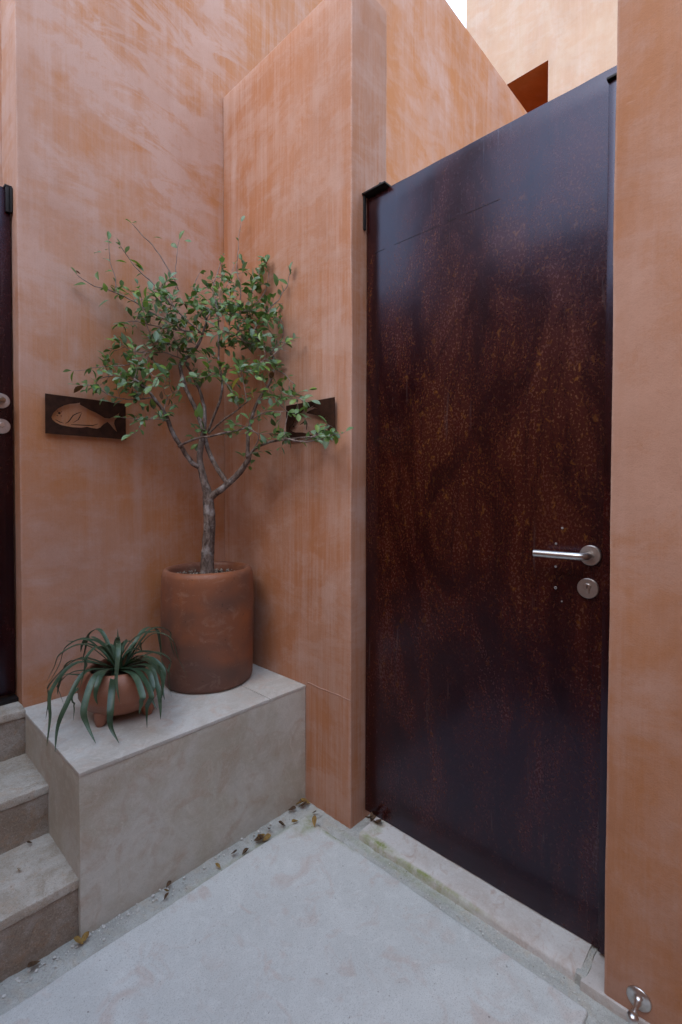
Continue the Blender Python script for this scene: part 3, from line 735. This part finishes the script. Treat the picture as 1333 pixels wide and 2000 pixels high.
# ---------------------------------------------------------------- large pot with tree
PC = Vector((1.07, 1.76, ZT)); 
tree = empty('potted_tree', PC); tag(tree, 'small leaning-branched tree with glossy little leaves in tall smoky clay pot', 'potted tree')
prof = [(0, 0.001), (0.165, 0.001), (0.172, 0.004), (0.1785, 0.02), (0.1805, 0.10), (0.183, 0.22), (0.184, 0.32), (0.182, 0.40), (0.179, 0.433), (0.173, 0.450), (0.163, 0.456),
        (0.153, 0.452), (0.148, 0.440), (0.147, 0.42), (0.147, 0.40)]
bm = lathe_bm(prof, 96, 'Z', PC)
for v in bm.verts:
    d = Vector((v.co.x - PC.x, v.co.y - PC.y, 0))
    if d.length > 0.1:
        v.co += d.normalized() * noise.noise(v.co * 6) * 0.0035
        if v.co.z > ZT + 0.3: v.co.z += noise.noise(Vector((v.co.x * 5, v.co.y * 5, 3))) * 0.003
pot = link('clay_pot', finish(bm, 'clay_pot', 60), M_pot, tree)
bm = lathe_bm([(0, 0.421), (0.06, 0.420), (0.12, 0.417), (0.1485, 0.415)], 40, 'Z', PC)
jitter(bm, 0.004, 40)
soil = link('soil', finish(bm, 'soil', 180), M_soil, tree)
bm = bmesh.new()
for i in range(260):
    a = random.uniform(0, 6.283); r = math.sqrt(random.uniform(0.03, 1)) * 0.142; s = random.uniform(0.003, 0.0068)
    mt = Matrix.Translation((PC.x + r * math.cos(a), PC.y + r * math.sin(a), ZT + 0.422 + random.uniform(-0.001, 0.004))) @ Matrix.Rotation(a * 3, 4, 'Z') @ Matrix.Rotation(a * 5, 4, 'X') @ Matrix.Diagonal((s, s * 0.8, s * 0.6, 1))
    bmesh.ops.create_icosphere(bm, subdivisions=1, radius=1, matrix=mt)
tag(link('gravel', finish(bm, 'gravel', 60), M_chip, tree), kind='stuff')

D0 = PC.x * FW.x + PC.y * FW.y + (1.3 - CH) * FW.z
PXM = 950.0
def T(cx, cy, off):
    d = D0 + off
    return at(60 + cx / 2.083, 420 + cy / 2.083, d)
def clampw(p, m=0.02):
    p = p.copy()
    if p.x > XB - m: p.x = XB - m
    if p.y > YA - m: p.y = YA - m
    return p
def rad(r): return r / 2.083 / PXM * D0
# (points in measuring frame, radius, depth offset start->end)
trunk_pts = [(722, 1462, 29), (721, 1400, 26), (727, 1310, 24.5), (729, 1230, 23.5), (724, 1160, 22), (716, 1110, 17), (698, 1045, 14), (689, 985, 12.5), (696, 930, 12), (706, 885, 11)]
BR = [ # name-level branches: pts (x,y,r), off0, off1
 ([(722,1165,15),(760,1128,14),(800,1095,13),(850,1050,12),(885,1000,11),(892,965,9)], 0.0, -0.06),
 ([(803,1092,10),(770,1045,10),(737,985,9.5),(716,930,9),(708,885,8.5)], -0.03, 0.05),
 ([(690,1030,10),(655,1003,9.5),(612,940,9),(577,882,9),(560,830,8),(530,780,7),(500,740,6),(462,700,5),(420,665,4)], 0.0, -0.16),
 ([(706,885,10),(690,830,9.5),(660,760,9),(630,700,8.5),(615,640,8),(616,600,7.5),(650,568,6.5),(682,530,5.5),(702,480,5),(715,430,4),(700,380,3)], 0.0, 0.04),
 ([(708,885,8),(711,800,7.5),(695,730,7),(670,675,6),(642,620,5),(628,585,4)], 0.05, 0.10),
 ([(720,885,5.5),(750,812,5.5),(775,740,5),(780,665,4.5),(769,610,4),(766,520,3.5),(765,430,3),(750,330,2)], 0.02, -0.05),
 ([(726,890,4.5),(780,838,4),(850,787,3),(890,755,2)], 0.0, -0.12),
 ([(603,942,5.5),(660,914,4.5),(740,898,4),(820,880,4),(885,865,3)], -0.05, -0.12),
 ([(884,985,8.5),(886,900,7.5),(900,830,7),(930,750,6),(970,690,5.5),(992,620,5),(978,560,4.5),(940,520,4),(905,480,4),(880,440,3.5),(850,400,3)], -0.06, 0.05),
 ([(890,972,6),(930,940,5),(990,920,4.5),(1040,915,3.5),(1120,905,3),(1200,890,2.2),(1245,878,1.8)], -0.06, -0.29),
]
TW = [ # thin twigs
 ([(700,480,4),(640,430,3.5),(590,380,3),(560,320,2)], 0.03, -0.05),
 ([(605,310,3),(575,240,3),(510,140,2.4),(455,80,2),(415,35,1.4)], 0.0, -0.08),
 ([(640,480,4),(560,430,4),(470,385,3.4),(420,350,3),(340,312,2.6),(262,288,2),(190,245,1.5)], 0.02, -0.19),
 ([(600,400,3),(540,322,3),(470,250,2.6),(415,195,2.2),(365,125,1.6)], 0.0, -0.12),
 ([(345,312,2.2),(348,262,2),(326,190,1.6),(319,100,1.2)], -0.16, -0.18),
 ([(850,400,3),(856,300,2.6),(840,220,2),(846,140,1.8),(850,80,1.4),(861,28,1)], 0.05, 0.12),
 ([(902,480,3.5),(960,400,3),(1010,342,2.6),(1045,285,2),(1056,235,1.5)], -0.02, -0.06),
 ([(880,440,3),(890,335,2.6),(920,262,2),(942,195,1.4)], 0.05, 0.0),
 ([(766,430,3),(742,310,2.4),(762,235,2),(785,160,1.4)], -0.02, 0.05),
 ([(640,560,3.4),(540,520,3),(470,585,2.6),(390,612,2.2),(300,615,2),(248,622,1.5)], 0.04, -0.18),
 ([(500,740,3.4),(420,752,3),(335,736,2.4),(275,702,2),(235,690,1.5)], -0.1, -0.20),
 ([(480,715,3),(400,648,2.6),(330,655,2.2),(285,662,1.6)], -0.1, -0.15),
 ([(702,480,3.4),(620,468,3),(530,458,2.6),(430,432,2),(365,440,1.5)], 0.04, -0.08),
 ([(640,600,3),(560,562,2.6),(480,560,2.2),(400,545,1.6),(355,500,1.2)], 0.05, -0.14),
 ([(992,620,3),(1035,650,2.6),(1072,688,1.8)], -0.08, -0.14),
 ([(930,750,3),(1000,742,2.6),(1060,735,2.2),(1112,755,1.6)], -0.05, -0.22),
 ([(905,830,3),(960,800,2.4),(1020,800,1.8),(1050,800,1.4)], -0.1, -0.22),
 ([(980,560,3),(1012,520,2.6),(1030,480,2),(1020,420,1.5)], -0.04, -0.10),
 ([(590,300,2.2),(590,230,1.8),(598,150,1.4),(606,100,1)], -0.05, -0.02),
 ([(850,787,2.4),(820,720,2),(770,660,1.6),(690,650,1.2)], -0.1, -0.1),
 ([(560,830,3),(520,830,2.4),(470,828,1.8),(445,840,1.2)], -0.1, -0.15),
 ([(545,800,2.6),(560,740,2),(600,715,1.4)], -0.1, -0.05),
 ([(880,760,2.4),(870,700,2),(860,640,1.6),(850,600,1.2)], -0.1, -0.05),
 ([(900,560,2.6),(860,500,2.2),(830,420,1.8),(800,350,1.4)], 0.0, -0.1),
 ([(720,430,3),(680,350,2.4),(670,280,2),(690,235,1.4)], 0.04, 0.12),
 ([(715,430,3),(760,350,2.4),(800,290,2),(830,200,1.4)], 0.04, 0.2),
 ([(660,550,3),(600,520,2.4),(560,500,2),(500,520,1.4)], 0.1, 0.12),
 ([(850,400,3),(910,370,2.4),(960,300,2),(985,240,1.4)], 0.05, 0.05),
 ([(940,520,3),(880,520,2.4),(820,480,2),(780,470,1.4)], -0.02, -0.15),
 ([(900,640,2.6),(940,600,2),(1000,560,1.6),(1040,520,1.2)], -0.08, -0.16),
 ([(885,985,3),(930,900,2.4),(870,860,2),(830,850,1.4)], -0.1, -0.18),
]
random.seed(21)
def mkpath(pts, o0, o1, wob=0.003, sub=4):
    n = len(pts)
    P = [clampw(T(x, y, o0 + (o1 - o0) * (i / (n - 1)))) for i, (x, y, r) in enumerate(pts)]
    R = [rad(r) for _, _, r in pts]
    P, R = smooth_path(P, R, sub)
    out = [p + noise.noise_vector(p * 30) * wob for p in P]
    return out, R
P, R = mkpath(trunk_pts, 0.0, 0.0, 0.002, 6)
P[0].z = ZT + 0.41
R = [r * (1 + 0.10 * noise.noise(p * 45)) for p, r in zip(P, R)]
tk = link('trunk', finish(tube_bm(bmesh.new(), P, R, 16), 'trunk', 180), M_bark, tree)
paths = []
for pts, a, b in BR:
    P, R = mkpath(pts, a, b)
    R2 = [r * (1 + 0.12 * noise.noise(p * 60)) for p, r in zip(P, R)]
    link('branch', finish(tube_bm(bmesh.new(), P, R2, 10), 'branch', 180), M_bark, tree)
    paths.append((P, R, 'b'))
for pts, a, b in TW:
    P, R = mkpath(pts, a, b, 0.004)
    bm = tube_bm(bmesh.new(), P, [max(r * 0.85, 0.0008) for r in R], 6)
    link('twig', finish(bm, 'twig', 180), M_twig, tree)
    paths.append((P, R, 't'))

# leaves
def leaf_mesh(name, mat, L=0.028, W=0.013, fold=0.25, curl=0.15, nseg=5):
    bm = bmesh.new(); rows = []
    for i in range(nseg + 1):
        t = i / nseg
        w = W * 0.5 * (math.sin(math.pi * t ** 1.25) ** 0.8 if 0 < t < 1 else 0)
        x = L * t; z = -curl * L * t * t
        if w < 1e-5: rows.append([bm.verts.new((x, 0, z))])
        else: rows.append([bm.verts.new((x, -w, z + fold * w)), bm.verts.new((x, 0, z)), bm.verts.new((x, w, z + fold * w))])
    for a, b in zip(rows, rows[1:]):
        if len(a) == 1: bm.faces.new((a[0], b[1], b[0])); bm.faces.new((a[0], b[2], b[1]))
        elif len(b) == 1: bm.faces.new((a[0], a[1], b[0])); bm.faces.new((a[1], a[2], b[0]))
        else: bm.faces.new((a[0], a[1], b[1], b[0])); bm.faces.new((a[1], a[2], b[2], b[1]))
    me = finish(bm, name, 180); me.materials.append(mat); return me
shapes = [(0.034, 0.0185, 0.25, 0.1), (0.031, 0.016, 0.4, 0.25), (0.028, 0.0165, 0.2, 0.3), (0.037, 0.017, 0.5, 0.15)]
leaf_me = {(i, j): leaf_mesh('leaf', LEAF[j], *shapes[i]) for i in range(4) for j in range(6)}
placed = []      # (matrix, shape, colour, size)
twl = bmesh.new()
def blocked(p, m=0.012): return p.x > XB - m or p.y > YA - m
def add_leaf(p, d, size=1.0, colour=None):
    d = d.normalized()
    up = Vector((random.gauss(0, 0.5), random.gauss(0, 0.5), 1)) - FW * 0.5
    y = up.cross(d)
    if y.length < 1e-3: return
    y.normalize(); z = d.cross(y)
    s = size * random.uniform(0.65, 1.3)
    if blocked(p + d * 0.03 * s): return
    m = Matrix((( d.x, y.x, z.x, 0), (d.y, y.y, z.y, 0), (d.z, y.z, z.z, 0), (0, 0, 0, 1)))
    m = Matrix.Translation(p) @ m @ Matrix.Diagonal((s, s, s, 1))
    if colour is None:
        colour = random.choices(range(6), (26, 36, 24, 12, 0.6, 0.7))[0]
    placed.append((m, random.randrange(4), colour, s))
def sprig(p, d, length, n):
    """a side twig carrying leaves"""
    q = [p]; dd = d.normalized()
    k = 4
    for i in range(k):
        dd = (dd + Vector((random.gauss(0, .2), random.gauss(0, .2), random.gauss(0.06, .2)))).normalized()
        q.append(clampw(q[-1] + dd * length / k, 0.015))
    tube_bm(twl, q, [0.0011, 0.0010, 0.0009, 0.0008, 0.0006], 4, False)
    for i in range(n):
        t = (i + random.random()) / n * k
        a = int(min(t, k - 1)); pp = q[a].lerp(q[a + 1], t - a)
        ax = (q[a + 1] - q[a]); 
        if ax.length < 1e-5: continue
        ax.normalize()
        side = ax.cross(Vector((random.gauss(0, 1), random.gauss(0, 1), random.gauss(0, 1))))
        if side.length < 1e-3: continue
        add_leaf(pp, ax * random.uniform(0.3, 1.0) + side.normalized() * random.uniform(0.5, 1.0))
    add_leaf(q[-1], q[-1] - q[-2])
for P, R, kd in paths:
    tot = sum((P[i + 1] - P[i]).length for i in range(len(P) - 1))
    L = 0
    for i in range(len(P) - 1):
        seg = (P[i + 1] - P[i]); L += seg.length; t = L / tot
        y = P[i].z
        if kd == 'b' and (P[i].z < 1.62 and t < 0.75): continue
        if kd == 'b' and t < 0.35: continue
        dens = 1.0 if kd == 't' else 0.7
        # long bare shoots at the top
        bare = 0.18 if y > 2.03 else (0.55 if y > 1.96 else 1.0)
        nsp = seg.length / 0.021 * dens * bare
        nsp = int(nsp) + (random.random() < nsp % 1)
        for _ in range(nsp):
            side = seg.cross(Vector((random.gauss(0, 1), random.gauss(0, 1), random.gauss(0, 1))))
            if side.length < 1e-6: continue
            d = seg.normalized() * random.uniform(0.2, 0.9) + side.normalized() * 0.8
            if bare < 1 or random.random() < 0.3:
                add_leaf(P[i], d)
            else:
                ln = random.uniform(0.025, 0.085) * (0.75 if kd == 'b' else 1)
                sprig(P[i].lerp(P[i + 1], random.random()), d, ln, random.randint(2, 4))
    if kd == 't':
        for _ in range(2): add_leaf(P[-1], (P[-1] - P[-2]).normalized() + Vector((random.gauss(0, .5), random.gauss(0, .5), random.gauss(0, .5))))
# fill: side branchlets grow from the nearest wood towards points spread through the crown
nodes = [(p, k) for P_, R_, k in paths for p in P_ if p.z > 1.45]
LOBES = [(700, 400, 330, 150, 0.0, 70), (560, 440, 190, 130, -0.04, 34), (880, 400, 170, 150, 0.0, 44), (440, 590, 180, 95, -0.10, 34), (420, 700, 190, 90, -0.12, 16), (850, 580, 190, 120, -0.05, 40),
         (1000, 700, 90, 90, -0.15, 9), (960, 890, 110, 35, -0.16, 12), (1130, 895, 110, 28, -0.25, 12), (430, 300, 120, 50, -0.14, 20), (880, 220, 110, 50, 0.02, 14), (650, 330, 190, 90, 0.0, 26), (880, 270, 160, 80, 0.03, 24), (500, 820, 60, 50, -0.12, 7), (690, 880, 60, 30, -0.05, 6), (840, 860, 60, 50, -0.10, 8)]
for lx, ly, rx, ry, of, cnt in LOBES:
    for _ in range(int(cnt * 0.33)):
        a = random.uniform(0, 6.283); r_ = math.sqrt(random.random())
        tgt = clampw(T(lx + rx * r_ * math.cos(a), ly + ry * r_ * math.sin(a), of + random.gauss(0, 0.075)), 0.03)
        best = min(nodes, key=lambda nd: (nd[0] - tgt).length + (0.10 if nd[0].z > tgt.z + 0.02 else 0))[0]
        v = tgt - best
        if v.length > 0.24 or v.length < 0.01: continue
        mid = best.lerp(tgt, 0.5) + Vector((random.gauss(0, .008), random.gauss(0, .008), -0.12 * v.length))
        q, _r2 = smooth_path([best, clampw(mid), tgt], [1, 1, 1], 3)
        n_ = len(q); r0 = 0.0011 + 0.008 * v.length
        tube_bm(twl, q, [r0 * (1 - 0.6 * i / (n_ - 1)) for i in range(n_)], 4, False)
        for i in range(n_ - 4, n_ - 1):
            ax = (q[i + 1] - q[i]).normalized()
            for _k in range(2):
                sd = ax.cross(Vector((random.gauss(0, 1), random.gauss(0, 1), random.gauss(0, 1))))
                if sd.length > 1e-3 and random.random() < 0.75: add_leaf(q[i].lerp(q[i + 1], random.random()), ax * 0.6 + sd.normalized() * 0.8, 1.05)
        sprig(tgt, v.normalized() + Vector((random.gauss(0, .5), random.gauss(0, .5), random.gauss(0.1, .5))), random.uniform(0.02, 0.05), random.randint(2, 4))
        nodes.append((tgt, 'f'))
# notable single leaves
for (x, y, off, dx, dz, sz, c_) in ((228, 282, -.19, -1, .1, 1.5, 1), (280, 265, -.18, -.4, 1, 1.5, 1), (298, 275, -.18, .3, -1, 1.4, 3), (320, 345, -.16, -1, -.4, 1.6, 2), (335, 230, -.17, -1, .3, 1.4, 1), (345, 188, -.16, 1, .1, 1.6, 3),
        (400, 180, -.14, 1, -.4, 1.6, 3), (425, 200, -.13, 1, -.5, 1.3, 1), (290, 152, -.17, -1, .3, 1.2, 2), (300, 108, -.18, 1, .1, .9, 1), (365, 298, -.14, 1, .2, 1.2, 3), (440, 318, -.12, .1, -1, 1.6, 1), (465, 335, -.12, .1, -1, 1.5, 3),
        (500, 92, -.08, 1, .3, 1.0, 1), (627, 105, -.05, 1, .1, 1.1, 1), (770, 160, 0.03, .6, -.6, 1.4, 3), (990, 235, -.05, .3, -1, 1.3, 1), (1005, 262, -.05, 1, -.2, 1.7, 1), (1010, 355, -.05, -.5, -.6, 1.5, 3), (1056, 245, -.06, 0, 1, 1.2, 1),
        (350, 440, -.1, 1, .1, 1.4, 2), (370, 475, -.1, .3, -.9, 1.5, 2), (505, 600, -.1, .8, -.7, 1.8, 0), (470, 830, -.15, -1, .1, 1.3, 2), (305, 740, -.2, -.7, -.6, 1.5, 2), (240, 712, -.2, -1, .1, 1.5, 2)):
    add_leaf(T(x, y, off), RT * dx + Vector((0, 0, dz)) + FW * 0.2, sz, c_)
add_leaf(T(690, 760, -0.25), Vector((0.1, 0.1, -1)), 1.5, 1)
add_leaf(T(672, 790, -0.25), Vector((0.3, 0.1, -1)), 1.3, 3)
add_leaf(T(855, 660, -0.2), Vector((-0.5, 0.3, -0.7)), 1.3, 4)
add_leaf(T(905, 700, -0.2), Vector((-0.1, 0.1, -1)), 1.2, 4)
add_leaf(T(535, 715, -0.15), Vector((0.0, 0.1, -1)), 0.9, 5)
add_leaf(T(565, 745, -0.15), Vector((0.1, 0.1, -1)), 0.9, 5)
add_leaf(T(205, 240, -0.2), Vector((-0.3, 0.3, 0.3)), 0.9, 5)
print('leaves', len(placed))
link('twiglets', finish(twl, 'twiglets', 180), M_twig, tree)['kind'] = 'stuff'
# nearest and largest as parts
placed.sort(key=lambda L: (L[0].translation - Vector((0, 0, CH))).dot(FW) / L[3])
pinv = Matrix.Translation(tree.location).inverted()
for m, sh, c, s in placed[:290]:
    o = bpy.data.objects.new('leaf', leaf_me[(sh, c)]); COL.objects.link(o); o.parent = tree; o.matrix_parent_inverse = pinv; o.matrix_basis = m
vs, fs, mi = [], [], []
for m, sh, c, s in placed[290:]:
    me = leaf_me[(sh, c)]; b0 = len(vs)
    vs += [tuple(m @ v.co) for v in me.vertices]
    for p in me.polygons: fs.append([b0 + i for i in p.vertices]); mi.append(c)
me = bpy.data.meshes.new('foliage'); me.from_pydata(vs, [], fs)
for m_ in LEAF: me.materials.append(m_)
me.polygons.foreach_set('material_index', mi); me.polygons.foreach_set('use_smooth', [True] * len(fs))
fo = link('foliage', me, LEAF, tree); fo['kind'] = 'stuff'

# ---------------------------------------------------------------- bowl with strap-leaved plant
BC = Vector((0.690, 1.70, ZT))
pp = empty('potted_rosette_plant', BC); tag(pp, 'dark green rosette plant with arching strap leaves in round clay bowl on stubby feet', 'potted plant')
prof = [(0, 0.020), (0.055, 0.021), (0.090, 0.029), (0.117, 0.050), (0.127, 0.074), (0.1305, 0.080), (0.130, 0.086), (0.133, 0.104), (0.128, 0.134), (0.113, 0.156), (0.106, 0.163), (0.100, 0.166), (0.095, 0.163), (0.094, 0.152), (0.100, 0.135)]
bm = lathe_bm(prof, 72, 'Z', BC)
link('clay_bowl', finish(bm, 'clay_bowl', 60), M_bowl, pp)
bm = lathe_bm([(0, 0.147), (0.05, 0.146), (0.098, 0.142)], 30, 'Z', BC); jitter(bm, 0.004, 40)
link('soil', finish(bm, 'soil', 180), M_soil, pp)
for q in ((0.585, 1.64), (0.755, 1.615), (0.70, 1.795)):
    d = Vector((q[0] - BC.x, q[1] - BC.y, 0)); dn = d.normalized()
    base = BC + dn * 0.098
    bm = bmesh.new()
    top = BC + dn * 0.082 + Vector((0, 0, 0.066))
    P = [top, top.lerp(base + Vector((0, 0, 0.03)), 0.5), base + Vector((0, 0, 0.018)), base + Vector((0, 0, 0.004)), base + Vector((0, 0, 0.0))]
    tube_bm(bm, P, [0.028, 0.026, 0.020, 0.015, 0.012], 20)
    link('foot', finish(bm, 'foot', 60), M_bowl, pp)

DB = BC.x * FW.x + BC.y * FW.y + (0.62 - CH) * FW.z
def Q(cx, cy, off): return at(cx / 2.083, 1050 + cy / 2.083, DB + off)
def strap(p0, p1, p2, w, mat, twist=0.0, taper=1.0, p15=None):
    """arching leaf through three points"""
    ctrl = [p0, p1, p2] if p15 is None else [p0, p1, p15, (Vector(p15) + Vector(p2)) / 2 + Vector((random.gauss(0, .007), random.gauss(0, .007), random.gauss(0, .004))), p2]
    P, _ = smooth_path([Vector(c) for c in ctrl], [1] * len(ctrl), 8 if p15 is None else 6)
    n = len(P) - 1
    bm = bmesh.new(); rows = []
    horiz = (Vector(p2) - Vector(p0)); horiz.z = 0
    sd0 = Vector((-horiz.y, horiz.x, 0)); sd0 = sd0.normalized() if sd0.length > 1e-4 else Vector((1, 0, 0))
    for i, p in enumerate(P):
        t = i / n
        tg = (P[min(i + 1, n)] - P[max(i - 1, 0)]).normalized()
        sd = (sd0 - tg * sd0.dot(tg)).normalized()
        nm = tg.cross(sd)
        if nm.z < 0: nm = -nm
        ang = twist * t
        s2 = sd * math.cos(ang) + nm * math.sin(ang); n2 = tg.cross(s2)
        if n2.dot(nm) < 0: n2 = -n2
        ww = w * 0.5 * min(1.0, 0.75 + t) * (1 - max(0, (t - 0.45) / 0.55) ** 1.6) * taper
        ww = max(ww, 0.0004)
        rows.append([bm.verts.new(p - s2 * ww + n2 * ww * 0.35), bm.verts.new(p - n2 * 0.0002), bm.verts.new(p + s2 * ww + n2 * ww * 0.35)])
    for a, b in zip(rows, rows[1:]):
        bm.faces.new((a[0], a[1], b[1], b[0])); bm.faces.new((a[1], a[2], b[2], b[1]))
    return link('leaf', finish(bm, 'leaf', 180), mat, pp)
random.seed(5)
c0 = (480, 535)
SL = [  # (peak x,y,off) (mid) (tip x,y,off) width
 ((330, 492, -.02), (205, 600, -.05), (188, 738, -.08), 9), ((320, 510, -.06), (215, 620, -.12), (192, 850, -.18), 9.5),
 ((350, 548, -.10), (270, 690, -.18), (226, 872, -.24), 9), ((395, 560, -.12), (345, 690, -.19), (392, 838, -.22), 10),
 ((462, 590, -.13), (452, 700, -.20), (486, 836, -.23), 10.5), ((330, 560, 0.0), (262, 560, 0.0), (235, 640, 0.0), 8),
 ((560, 545, -.10), (615, 640, -.18), (600, 775, -.20), 9.5), ((545, 560, -.12), (580, 640, -.18), (568, 720, -.19), 10),
 ((590, 500, -.05), (655, 560, -.10), (650, 690, -.14), 9), ((620, 470, 0.02), (692, 500, 0.03), (690, 640, 0.0), 9),
 ((600, 490, 0.0), (665, 540, -.02), (672, 660, -.06), 8.5), ((560, 470, 0.05), (645, 475, 0.10), (700, 560, 0.10), 8),
 ((530, 430, 0.02), (585, 390, 0.03), (660, 378, 0.02), 8), ((478, 450, 0.0), (480, 410, 0.0), (481, 372, 0.0), 7.5),
 ((420, 440, 0.02), (345, 412, 0.02), (270, 420, 0.0), 8), ((435, 450, 0.06), (370, 405, 0.11), (330, 466, 0.13), 8.5),
 ((455, 470, 0.05), (400, 425, 0.08), (360, 415, 0.09), 8), ((540, 440, 0.06), (565, 425, 0.08), (582, 470, 0.10), 8),
 ((430, 545, -.10), (400, 600, -.15), (400, 680, -.165), 9.5), ((360, 590, -.06), (300, 640, -.10), (300, 745, -.12), 7),
 ((500, 450, 0.05), (520, 420, 0.08), (560, 430, 0.1), 8), ((350, 500, .03), (300, 500, .06), (262, 545, .06), 7.5),
 ((310, 545, -.04), (240, 600, -.06), (262, 680, -.05), 6), ((600, 520, -.08), (640, 600, -.12), (655, 740, -.15), 8.5),
 ((590, 540, -.10), (622, 600, -.14), (640, 700, -.17), 8.5), ((440, 480, .0), (400, 450, .03), (345, 430, .05), 8),
 ((510, 480, .0), (545, 455, .03), (610, 470, .06), 8), ((470, 480, .0), (455, 440, .02), (430, 425, .03), 7.5),
 ((490, 485, .0), (500, 455, .03), (505, 420, .04), 7.5), ((620, 500, .04), (680, 540, .05), (700, 650, .02), 8),
]
for i, (a, b, c, w) in enumerate(SL):
    p0 = Q(c0[0] + random.uniform(-14, 14), c0[1] + random.uniform(-4, 12), random.uniform(-.01, .01))
    o = strap(p0, Q(*a), Q(*c), w * 0.00200, STRAP[i % 2], random.uniform(-0.5, 0.5), 1.0, Q(*b))
random.seed(11)
for i in range(10):
    a = i / 10 * 2 * math.pi + random.uniform(-.2, .2); L_ = random.uniform(0.16, 0.23); hh = random.uniform(0.05, 0.11)
    if BC.y + math.sin(a) * L_ > YA - 0.03: L_ = 0.12
    b0 = BC + Vector((math.cos(a) * 0.015, math.sin(a) * 0.015, 0.158))
    dv = Vector((math.cos(a), math.sin(a), 0))
    strap(b0, b0 + dv * L_ * 0.45 + Vector((0, 0, hh)), b0 + dv * L_ * 1.0 + Vector((random.gauss(0, .01), random.gauss(0, .01), hh * 0.3 - random.uniform(0.0, 0.09))), random.uniform(0.014, 0.018), STRAP[i % 2], random.uniform(-.6, .6), 1.0, b0 + dv * L_ * 0.8 + Vector((0, 0, hh * 0.85)))
# dried stub leaves at the heart
bm = bmesh.new(); 
strap(Q(486, 520, -0.01), Q(488, 480, -0.01), Q(494, 442, 0.0), 0.012, LEAF[5], 0.4)
strap(Q(500, 530, 0.0), Q(512, 500, 0.0), Q(520, 470, 0.01), 0.011, LEAF[5], 0.4)

# ---------------------------------------------------------------- fallen leaves
def curled(me_name, mat, L, W, curl, fold):
    me = leaf_mesh(me_name, mat, L, W, fold, -curl, 6)
    return me
FALL = [  # px, py in photo, z, size, colour, label
 ((598, 1571), 'curled ochre leaf topmost in the pile at the foot of the rose wall', 0, 1.25),
 ((586, 1573), 'ochre leaf in the corner pile, just left of its top leaf', 0, 1.1),
 ((592, 1577), 'dark leaf lowest in the corner pile beside the rose wall', 1, 1.0),
 ((571, 1584), 'brown leaf standing by itself left of the corner pile', 1, 1.0),
 ((615, 1590), 'small brown leaf right of the corner pile', 1, 0.7),
 ((578, 1607), 'bright yellow ochre leaf on the rounded slab corner', 0, 1.0),
 ((552, 1615), 'dark curled leaf left of the bright yellow one', 1, 1.0),
 ((617, 1611), 'broad olive brown leaf lying on the slab right of the corner', 0, 1.15),
 ((526, 1623), 'small brown leaf just above the yellow leaf cluster', 1, 0.8),
 ((513, 1637), 'largest yellow leaf of the cluster in the channel', 0, 1.35),
 ((506, 1643), 'dark tipped leaf on the left of the yellow cluster', 1, 1.1),
 ((521, 1641), 'pale brown leaf on the right of the yellow cluster', 0, 1.0),
 ((458, 1670), 'small brown leaf second from left along the bench channel', 1, 0.9),
 ((480, 1667), 'narrow upright brown leaf in the channel below the bench', 1, 1.0),
 ((427, 1695), 'lone ochre leaf leaning in the channel midway along the bench', 0, 0.85),
 ((330, 1731), 'black little leaf, upper of the three in the channel', 1, 0.75),
 ((327, 1744), 'tan little leaf, middle of the three in the channel', 0, 0.6),
 ((326, 1755), 'black little leaf, lower of the three in the channel', 1, 0.75),
 ((165, 1838), 'ochre leaf by the foot of the bench corner, right one', 0, 1.0),
 ((155, 1846), 'olive leaf by the foot of the bench corner, left one', 0, 1.0),
 ((70, 1888), 'brown leaf tucked under the lowest step', 1, 1.2),
 ((37, 1703), 'small rust brown leaf on the lowest step tread', 0, 0.75),
 ((58, 1650), 'dark small leaf at the back of the lowest step tread', 1, 0.7),
 ((722, 1606), 'large black brown leaf rotting at the foot of the door, left one', 1, 1.5),
 ((735, 1611), 'large black brown leaf rotting at the foot of the door, right one', 1, 1.6),
 ((728, 1600), 'dark leaf leaning on the door foot behind the two large ones', 1, 1.2),
]
def ground_hit(px, py, z):
    d = FW + RT * ((px - 667) / 950) + UP * ((977 - py) / 950)
    t = (z - CH) / d.z
    return Vector((0, 0, CH)) + d * t
random.seed(3)
for (px, py), lab, c, s in FALL:
    z = 0.154 if lab.endswith('tread') else (0.004 if 'slab' in lab else -0.004)
    if 'door' in lab: z = 0.012
    p = ground_hit(px, py, z)
    z = p.z
    s *= 1.3 if ('cluster' in lab or 'pile' in lab or 'door' in lab) else 1.1
    me = curled('fallen_leaf', DRY[c], 0.026 * s, 0.015 * s, random.uniform(0.25, 0.6), random.uniform(0.5, 1.1))
    o = bpy.data.objects.new('fallen_leaf', me); COL.objects.link(o)
    a = random.uniform(0, 6.28)
    o.location = p - Vector((math.cos(a), math.sin(a), 0)) * 0.012 * s + Vector((0, 0, 0.002)); o.rotation_euler = (random.uniform(-0.4, 0.4), random.uniform(-0.25, 0.1), a)
    tag(o, lab, 'fallen leaf', 'dry leaves fallen along the paving')
